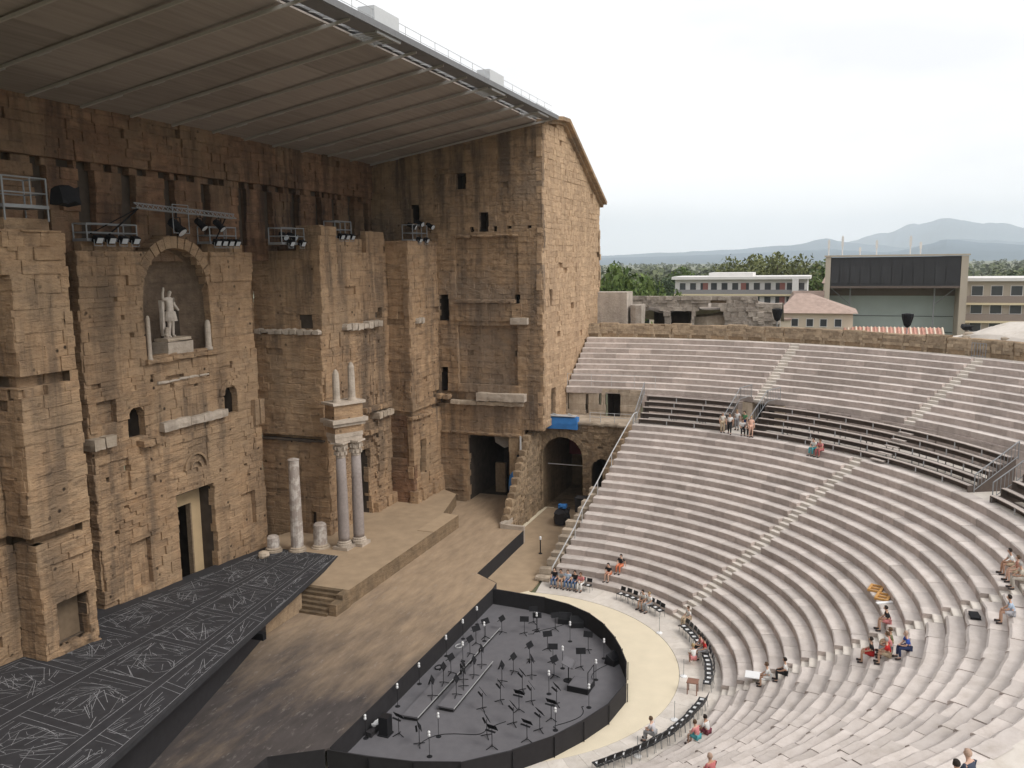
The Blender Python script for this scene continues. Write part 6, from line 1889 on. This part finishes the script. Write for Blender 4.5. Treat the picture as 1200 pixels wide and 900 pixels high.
# tiled roof just behind the rear wall
tr_ = empty('tiled_house', label='low house of which only red and white tile roof shows', cat='house')
q = MB(); q.bb((72, -31, 0), (80, -19.5, 12.4)); q.build('wall', M['plaster'], tr_)
M['tile2'] = simple('red_pale_tiles', (.50, .27, .21), .9, noise_amt=.3, nscale=3)
ro = MB(); ro.add([(71.3, -19, 12.3), (71.3, -31.6, 12.3), (76, -31, 14.3), (76, -19.6, 14.3), (80.7, -19, 12.3), (80.7, -31.6, 12.3)], [(0, 1, 2, 3), (3, 2, 5, 4), (0, 3, 4), (1, 5, 2), (0, 4, 5, 1)])
ro = ro.build('roof', M['tile2'], tr_)
for i in range(26):
    y = -19.4 - 12 * (i + .5) / 26
    rib = MB(); rib.tube((71.4, y, 12.38), (75.9, y, 14.33), .13, 5); rib.build('tile_row', M['plaster'] if i % 2 else M['tile2'], ro)
# tall black-faced hall
fh = empty('black_screen_hall', label='tall tan hall with black band and grey-green front', cat='building')
X0 = 105
q = MB(); q.bb((X0, -17.6, 0), (X0 + 26, -16.8, 23.45)); q.build('side_wall', M['concrete'], fh)
q = MB(); q.bb((X0, -37.6, 0), (X0 + 26, -36.6, 23.4)); q.build('side_wall', M['concrete'], fh)
q = MB(); q.bb((X0 + 5.5, -36.6, 0), (X0 + 6, -17.6, 23.2)); q.build('back_wall', M['greenscreen'], fh)
q = MB(); q.bb((X0 + .1, -36.58, 18.5), (X0 + .6, -17.62, 23.35)); q.build('black_band', M['blackscreen'], fh)
for i in range(12):
    y = -18.2 - 1.55 * i
    q = MB(); q.bb((X0 + .02, y - .7, 18.9 + .3), (X0 + .098, y + .7, 21.9)); q.build('cladding_panel', M['blackscreen'], fh)
q = MB(); q.bb((X0 + .0, -36.55, 18.4), (X0 + .7, -17.65, 18.75)); q.build('lip_beam', M['bldark'], fh)
q = MB(); q.bb((X0 + 5.2, -36.57, 17.0), (X0 + 5.48, -17.63, 18.2)); q.build('brown_band', simple('brown_cladding', (.16, .13, .11), .8), fh)
for y in (-20.8, -33.4):
    q = MB(); q.bar((X0 + 3.5, y, 0), (X0 + 3.5, y, 18.4), .22); q.build('steel_column', M['steel'], fh)
for y, s in ((-20.8, 1), (-33.4, -1)):
    q = MB(); q.bar((X0 + 3.5, y, 15.6), (X0 + 3.5, y + 3.0 * s, 18.3), .16); q.build('brace', M['steel'], fh)
for i in range(1, 6):
    q = MB(); q.bb((X0 + 5.42, -36.5, 16.2 - 2.6 * i), (X0 + 5.49, -17.7, 16.28 - 2.6 * i)); q.build('sheet_seam', M['blackscreen'], fh)
q = MB(); q.bb((X0 - .1, -37.8, 23.45), (X0 + 26, -16.6, 23.7)); q.build('roof', M['concrete'], fh)
for (y, h) in ((-17.2, 2.6), (-19.3, 3.2), (-24.5, 2.4), (-29.5, 3.0), (-31.0, 2.0), (-22.0, 1.3)):
    q = MB(); q.tube((X0 + 3, y, 23.7), (X0 + 3, y, 23.7 + h), .1, 5); q.box((X0 + 3, y, 23.7 + h * .7), (.3, .35, h * .5)); q.build('antenna', M['wall2'], fh)
# side wing of the hall, banded
wg = empty('banded_block', label='brown block with cream balcony bands at the right edge', cat='building')
q = MB(); q.bb((112, -62, 0), (126, -38.2, 19.3)); q.build('wall', M['concrete'], wg)
q = MB(); q.bb((111.2, -62.5, 19.3), (127, -38.0, 19.8)); q.build('roof', M['wall2'], wg)
for z in (17.1, 14.2, 11.3):
    q = MB(); q.bb((111.2, -62, z - 1.25), (111.98, -38.4, z - .2)); q.build('balcony', simple('brown_balcony', (.27, .22, .19), .8), wg)
    q = MB(); q.bb((111.1, -62, z - 1.6), (111.98, -38.3, z - 1.27)); q.build('balcony_slab', simple('cream_slab', (.66, .56, .38), .8), wg)
    for i in range(8):
        window_on(wg, (112, 0), (0, 1), (-1, 0), -40 - 2.8 * i, z - .1, 1.6, 1.5)
# long white apartment block
wb = empty('white_apartment_block', label='long low white apartment block with balconies and flat roof', cat='building')
q = MB(); q.bb((150, -13.0, 0), (162, 15.2, 18.9)); q.build('wall', M['wall2'], wb)
q = MB(); q.bb((148.6, -13.6, 18.9), (163, 15.8, 19.5)); rf = q.build('roof', M['wall2'], wb)
q = MB(); q.bb((152, -1.5, 19.5), (160, 8.0, 20.3)); q.build('roof_house', M['wall2'], rf)
for z in (15.7, 12.7):
    q = MB(); q.bb((148.7, -13, z - .35), (149.98, 15.2, z)); q.build('balcony_slab', bpy.data.materials['cream_slab'], wb)
    q = MB(); q.bb((148.7, -13, z + .02), (148.85, 15.2, z + .95)); q.build('balcony_front', simple('grey_rail_panel', (.25, .24, .24), .8), wb)
    for i in range(12):
        window_on(wb, (150, 0), (0, 1), (-1, 0), -11.8 + 2.3 * i, z + .2, 1.3, 2.2, pane='glass')
    for i in range(3):
        q = MB(); q.bb((149.9, -8.5 + 8.2 * i, z + .1), (149.99, -7.4 + 8.2 * i, z + 2.4)); q.build('door', simple('rust_door', (.30, .13, .11), .8), wb)
q = MB(); q.bb((148.5, -11.3, 0), (149.9, -10.0, 18.88)); q.build('stair_pier', M['wall2'], wb)
# far low houses
def cottage(x_, y_, w, d, h, label):
    e = empty('far_house', (x_, y_, 0), rad(R.uniform(-12, 12)), label=label, cat='house')
    q = MB(); q.bb((-d / 2, -w / 2, 0), (d / 2, w / 2, h)); q.build('wall', M['plaster'], e)
    q = MB(); q.add([(-d / 2 - .4, -w / 2 - .4, h), (d / 2 + .4, -w / 2 - .4, h), (d / 2 + .4, w / 2 + .4, h), (-d / 2 - .4, w / 2 + .4, h), (0, -w / 2 - .4, h + d * .22), (0, w / 2 + .4, h + d * .22)], [(0, 1, 4), (1, 2, 5, 4), (2, 3, 5), (3, 0, 4, 5), (0, 3, 2, 1)])
    q.build('roof', M['tile'], e)
    for i in range(max(2, int(w / 3.5))): window_on(e, (-d / 2, 0), (0, 1), (-1, 0), -w / 2 + 1.8 + 3.2 * i, h - 2.2, 1.0, 1.4)
cottage(128, -15.8, 9, 9, 15.2, 'small pale house between white block and tall hall')
cottage(168, -22.0, 10, 9, 17.6, 'tan house with tile roof by the cypresses')
cottage(96, 9.2, 7, 8, 15.0, 'little tiled house left of the white apartment block')
cottage(210, -23.0, 8, 8, 20.0, 'tall narrow pale house behind the cypresses')
cottage(230, -47.0, 12, 9, 15.5, 'far pale house right of the tall hall')

# ---------------------------------------------------------------- trees
def leaf_mat(name, c1, c2):
    m = bpy.data.materials.new(name); m.use_nodes = True
    nt = m.node_tree; N, L = nt.nodes, nt.links
    b = N['Principled BSDF']; b.inputs['Roughness'].default_value = .7; b.inputs['Specular IOR Level'].default_value = .2
    g = N.new('ShaderNodeNewGeometry')
    cr = N.new('ShaderNodeMixRGB'); cr.inputs['Color1'].default_value = (*c1, 1); cr.inputs['Color2'].default_value = (*c2, 1)
    L.new(g.outputs['Random Per Island'], cr.inputs['Fac']); L.new(cr.outputs['Color'], b.inputs['Base Color'])
    return m
M['leaf1'] = leaf_mat('foliage_green', (.06, .10, .025), (.14, .19, .055))
M['leaf2'] = leaf_mat('foliage_olive', (.09, .105, .035), (.18, .19, .075))
M['leaf3'] = leaf_mat('foliage_dark', (.025, .045, .02), (.06, .085, .035))
M['bark'] = simple('bark', (.12, .09, .06), .95)
def tree_meshes(seed, h, w, n_leaf, leaf, mat, shape='round', leaf_size=.5):
    r = random.Random(seed)
    cl = []
    for i in range(16 if shape == 'round' else 12):
        t = r.random()
        if shape == 'round':
            a = r.uniform(0, 6.28); rr_ = w / 2 * math.sqrt(r.random()) * .8
            cl.append((rr_ * math.cos(a), rr_ * math.sin(a), h * (.42 + .45 * t * (1 - .4 * rr_ / (w / 2))), w * r.uniform(.14, .26)))
        else:
            cl.append((r.uniform(-.1, .1) * w, r.uniform(-.1, .1) * w, h * (.12 + .8 * i / 12), w * .5 * (1 - .75 * i / 12)))
    q = MB()
    for i in range(n_leaf):
        c = r.choice(cl)
        while True:
            d = Vector((r.uniform(-1, 1), r.uniform(-1, 1), r.uniform(-1, 1)))
            if .2 < d.length < 1: break
        d = d * (c[3] * (.65 + .35 * r.random()) / max(.55, d.length))
        p = Vector(c[:3]) + d
        x = Vector((r.uniform(-1, 1), r.uniform(-1, 1), r.uniform(-.6, .6))).normalized()
        y = x.cross(Vector((r.uniform(-1, 1), r.uniform(-1, 1), r.uniform(-1, 1)))).normalized()
        s = leaf_size * r.uniform(.5, 1.2)
        q.add([p - x * s, p + y * s * .6, p + x * s, p - y * s * .6], [(0, 1, 2, 3)])
    o = q.build('crown', mat); me = o.data; bpy.data.objects.remove(o)
    q = MB(); q.tube((0, 0, 0), (0, 0, h * .45), w * .035, 8, w * .022)
    if shape == 'round':
        for c in cl[:7]: q.tube((0, 0, h * .4), c[:3], w * .016, 5, w * .006)
    o = q.build('trunk', M['bark']); mt_ = o.data; bpy.data.objects.remove(o)
    return me, mt_
tv = [tree_meshes(1, 14, 12, 3200, 1, M['leaf1'], leaf_size=.42), tree_meshes(2, 14, 13, 2600, 1, M['leaf2'], leaf_size=.42), tree_meshes(3, 14, 11, 2400, 1, M['leaf1'], leaf_size=.38), tree_meshes(4, 14, 3, 1200, 1, M['leaf3'], 'col', .3), tree_meshes(5, 14, 13, 2200, 1, M['leaf3'], leaf_size=.45)]
def tree(v, x_, y_, h, wf, label, z=0.0):
    e = empty('tree', (x_, y_, z), R.uniform(0, 6), label=label, cat='tree', group='trees beyond the theatre')
    s = h / 14
    place('crown', tv[v][0], e, scale=(s * wf, s * wf, s)); place('trunk', tv[v][1], e, scale=(s * wf, s * wf, s))
tree(2, 88, 13.0, 26.0, .56, 'leafy green tree touching the tower edge')
tree(0, 97, 10.8, 22, .42, 'rounded green tree second from the tower')
tree(2, 112, 13.8, 18.5, .75, 'low green tree left of the white apartment block')
tree(0, 104, 6.0, 19, .5, 'small bright tree at the corner of the white block')
tree(4, 190, 24, 20.5, .9, 'dark tree behind the small bright tree')
tree(1, 186, 2.2, 26, .75, 'olive tree rising behind the white block, left')
tree(1, 192, -6.0, 26.5, .7, 'olive tree rising behind the white block, middle')
tree(0, 196, -15.5, 24.5, .85, 'olive tree rising behind the white block, right')
tree(2, 150, -17.2, 18.5, .7, 'green tree between the white block and the tall hall')
tree(3, 158, -20.1, 20.5, 1.0, 'left dark cypress by the tan house')
tree(3, 160, -22.0, 20.0, 1.0, 'middle dark cypress by the tan house')
tree(3, 162, -23.6, 21.0, 1.0, 'right dark cypress by the tan house')
tree(4, 190, -60, 21.0, .9, 'dark tree right of the tall hall, nearest')
tree(1, 205, -68, 21.5, .9, 'olive tree right of the tall hall, in the middle')
tree(4, 215, -80, 22.0, 1.0, 'dark tree at the right picture edge')
tree(0, 240, 30, 22.0, .9, 'far green tree just beyond the tower')
# far wood: reads as one mass over the plain
rf_ = random.Random(5)
q = MB()
for i in range(1500):
    D = 260 * (3200 / 260) ** (rf_.random() ** 0.8)
    an = YAW + rad(rf_.uniform(-34, 16))
    x_, y_ = cam_pos.x + D * math.cos(an), cam_pos.y + D * math.sin(an)
    h, w = rf_.uniform(8, 15), rf_.uniform(7, 14)
    k = 46 if D < 700 else 22
    for j in range(k):
        d = Vector((rf_.gauss(0, 1), rf_.gauss(0, 1), rf_.gauss(0, 1))).normalized()
        p = Vector((x_ + d.x * w * .5, y_ + d.y * w * .5, h * .58 + d.z * h * .42))
        xx = Vector((rf_.uniform(-1, 1), rf_.uniform(-1, 1), rf_.uniform(-.7, .7))).normalized()
        yy = xx.cross(d)
        s = w * .16 * rf_.uniform(.6, 1.3) * (1 if k > 30 else 1.5)
        q.add([p - xx * s, p + yy * s, p + xx * s, p - yy * s], [(0, 1, 2, 3)])
q.build('far_wood', leaf_mat('far_foliage', (.05, .065, .025), (.12, .135, .06)), label='far green wood spread over the plain', cat='wood', kind='stuff')
# ---------------------------------------------------------------- mountains: real ridges, thick terrain
mm_ = simple('haze_tinted_scrub', (.095, .135, .175), 1.0, noise_amt=.25, nscale=.0016)  # blue of the distant haze mixed into the scrub colour
def ridge(name, dist, depth, az0, az1, prof, n=140, seed=0):
    """prof: list of (azimuth fraction 0..1, height); terrain strip with a crest and slopes"""
    q = MB()
    rows_ = 15
    vs = []
    for i in range(n + 1):
        t = i / n
        an = YAW + rad(az0 + (az1 - az0) * t)
        for k in range(len(prof) - 1):
            if prof[k][0] <= t <= prof[k + 1][0]:
                f = (t - prof[k][0]) / (prof[k + 1][0] - prof[k][0]); f = f * f * (3 - 2 * f)
                H = prof[k][1] + (prof[k + 1][1] - prof[k][1]) * f
                break
        for j in range(rows_ + 1):
            w = j / rows_
            D = dist + depth * (w - .5)
            sh_ = math.sin(math.pi * w) ** .8
            zz = H * sh_ * (1 + .08 * noise.fractal((t * 34, w * 5, seed), .9, 2, 5) * (1 if 0 < j < rows_ else 0)) - .1 - (6 if j in (0, rows_) else 0)
            vs.append((cam_pos.x + D * math.cos(an), cam_pos.y + D * math.sin(an), zz if j not in (0, rows_) else -.11))
    q.add(vs, [(i * (rows_ + 1) + j, i * (rows_ + 1) + j + 1, (i + 1) * (rows_ + 1) + j + 1, (i + 1) * (rows_ + 1) + j) for i in range(n) for j in range(rows_)])
    q.build(name, mm_, kind='structure', smooth=False)
# azimuth offset of picture x: -atan((x-600)/996)
az = lambda x: -math.degrees(math.atan((x - 600) / 996.3))
fr = lambda x, a, b_: (az(x) - az(a)) / (az(b_) - az(a))
def prof_from(pts, a, b_, dist):
    return [(fr(x, a, b_), max(5, 23 + (302 - (x - 1000) * .012 - y) / 996.3 * dist)) for x, y in pts]
ridge('hills_near', 5600, 1800, az(560), az(1500), prof_from([(560, 306), (700, 302), (800, 300), (880, 297), (960, 293), (1040, 296), (1110, 284), (1150, 287), (1200, 289), (1300, 292), (1500, 296)], 560, 1500, 5600), seed=1)
ridge('hills_middle', 8600, 2200, az(600), az(1500), prof_from([(600, 304), (700, 300), (790, 296), (860, 293), (920, 289), (965, 282), (1000, 287), (1060, 291), (1120, 283), (1200, 286), (1300, 284), (1500, 290)], 600, 1500, 8600), seed=2)
ridge('mountain', 12800, 3600, az(800), az(1600), prof_from([(800, 300), (900, 297), (980, 287), (1030, 277), (1070, 268), (1105, 262), (1150, 267), (1200, 273), (1300, 284), (1600, 300)], 800, 1600, 12800), seed=3)
# ---------------------------------------------------------------- haze over the plain
hz = bpy.data.materials.new('haze_air'); hz.use_nodes = True
nt = hz.node_tree
for n_ in list(nt.nodes):
    if n_.type != 'OUTPUT_MATERIAL': nt.nodes.remove(n_)
vol = nt.nodes.new('ShaderNodeVolumePrincipled')
vol.inputs['Color'].default_value = (.87, .94, 1.0, 1)
vol.inputs['Density'].default_value = 0.000095
vol.inputs['Anisotropy'].default_value = 0.0
nt.links.new(vol.outputs['Volume'], nt.nodes['Material Output'].inputs['Volume'])
q = MB(); q.bb((-17000, -17000, -2), (17000, 17000, 700))
q.build('haze', hz, kind='stuff')
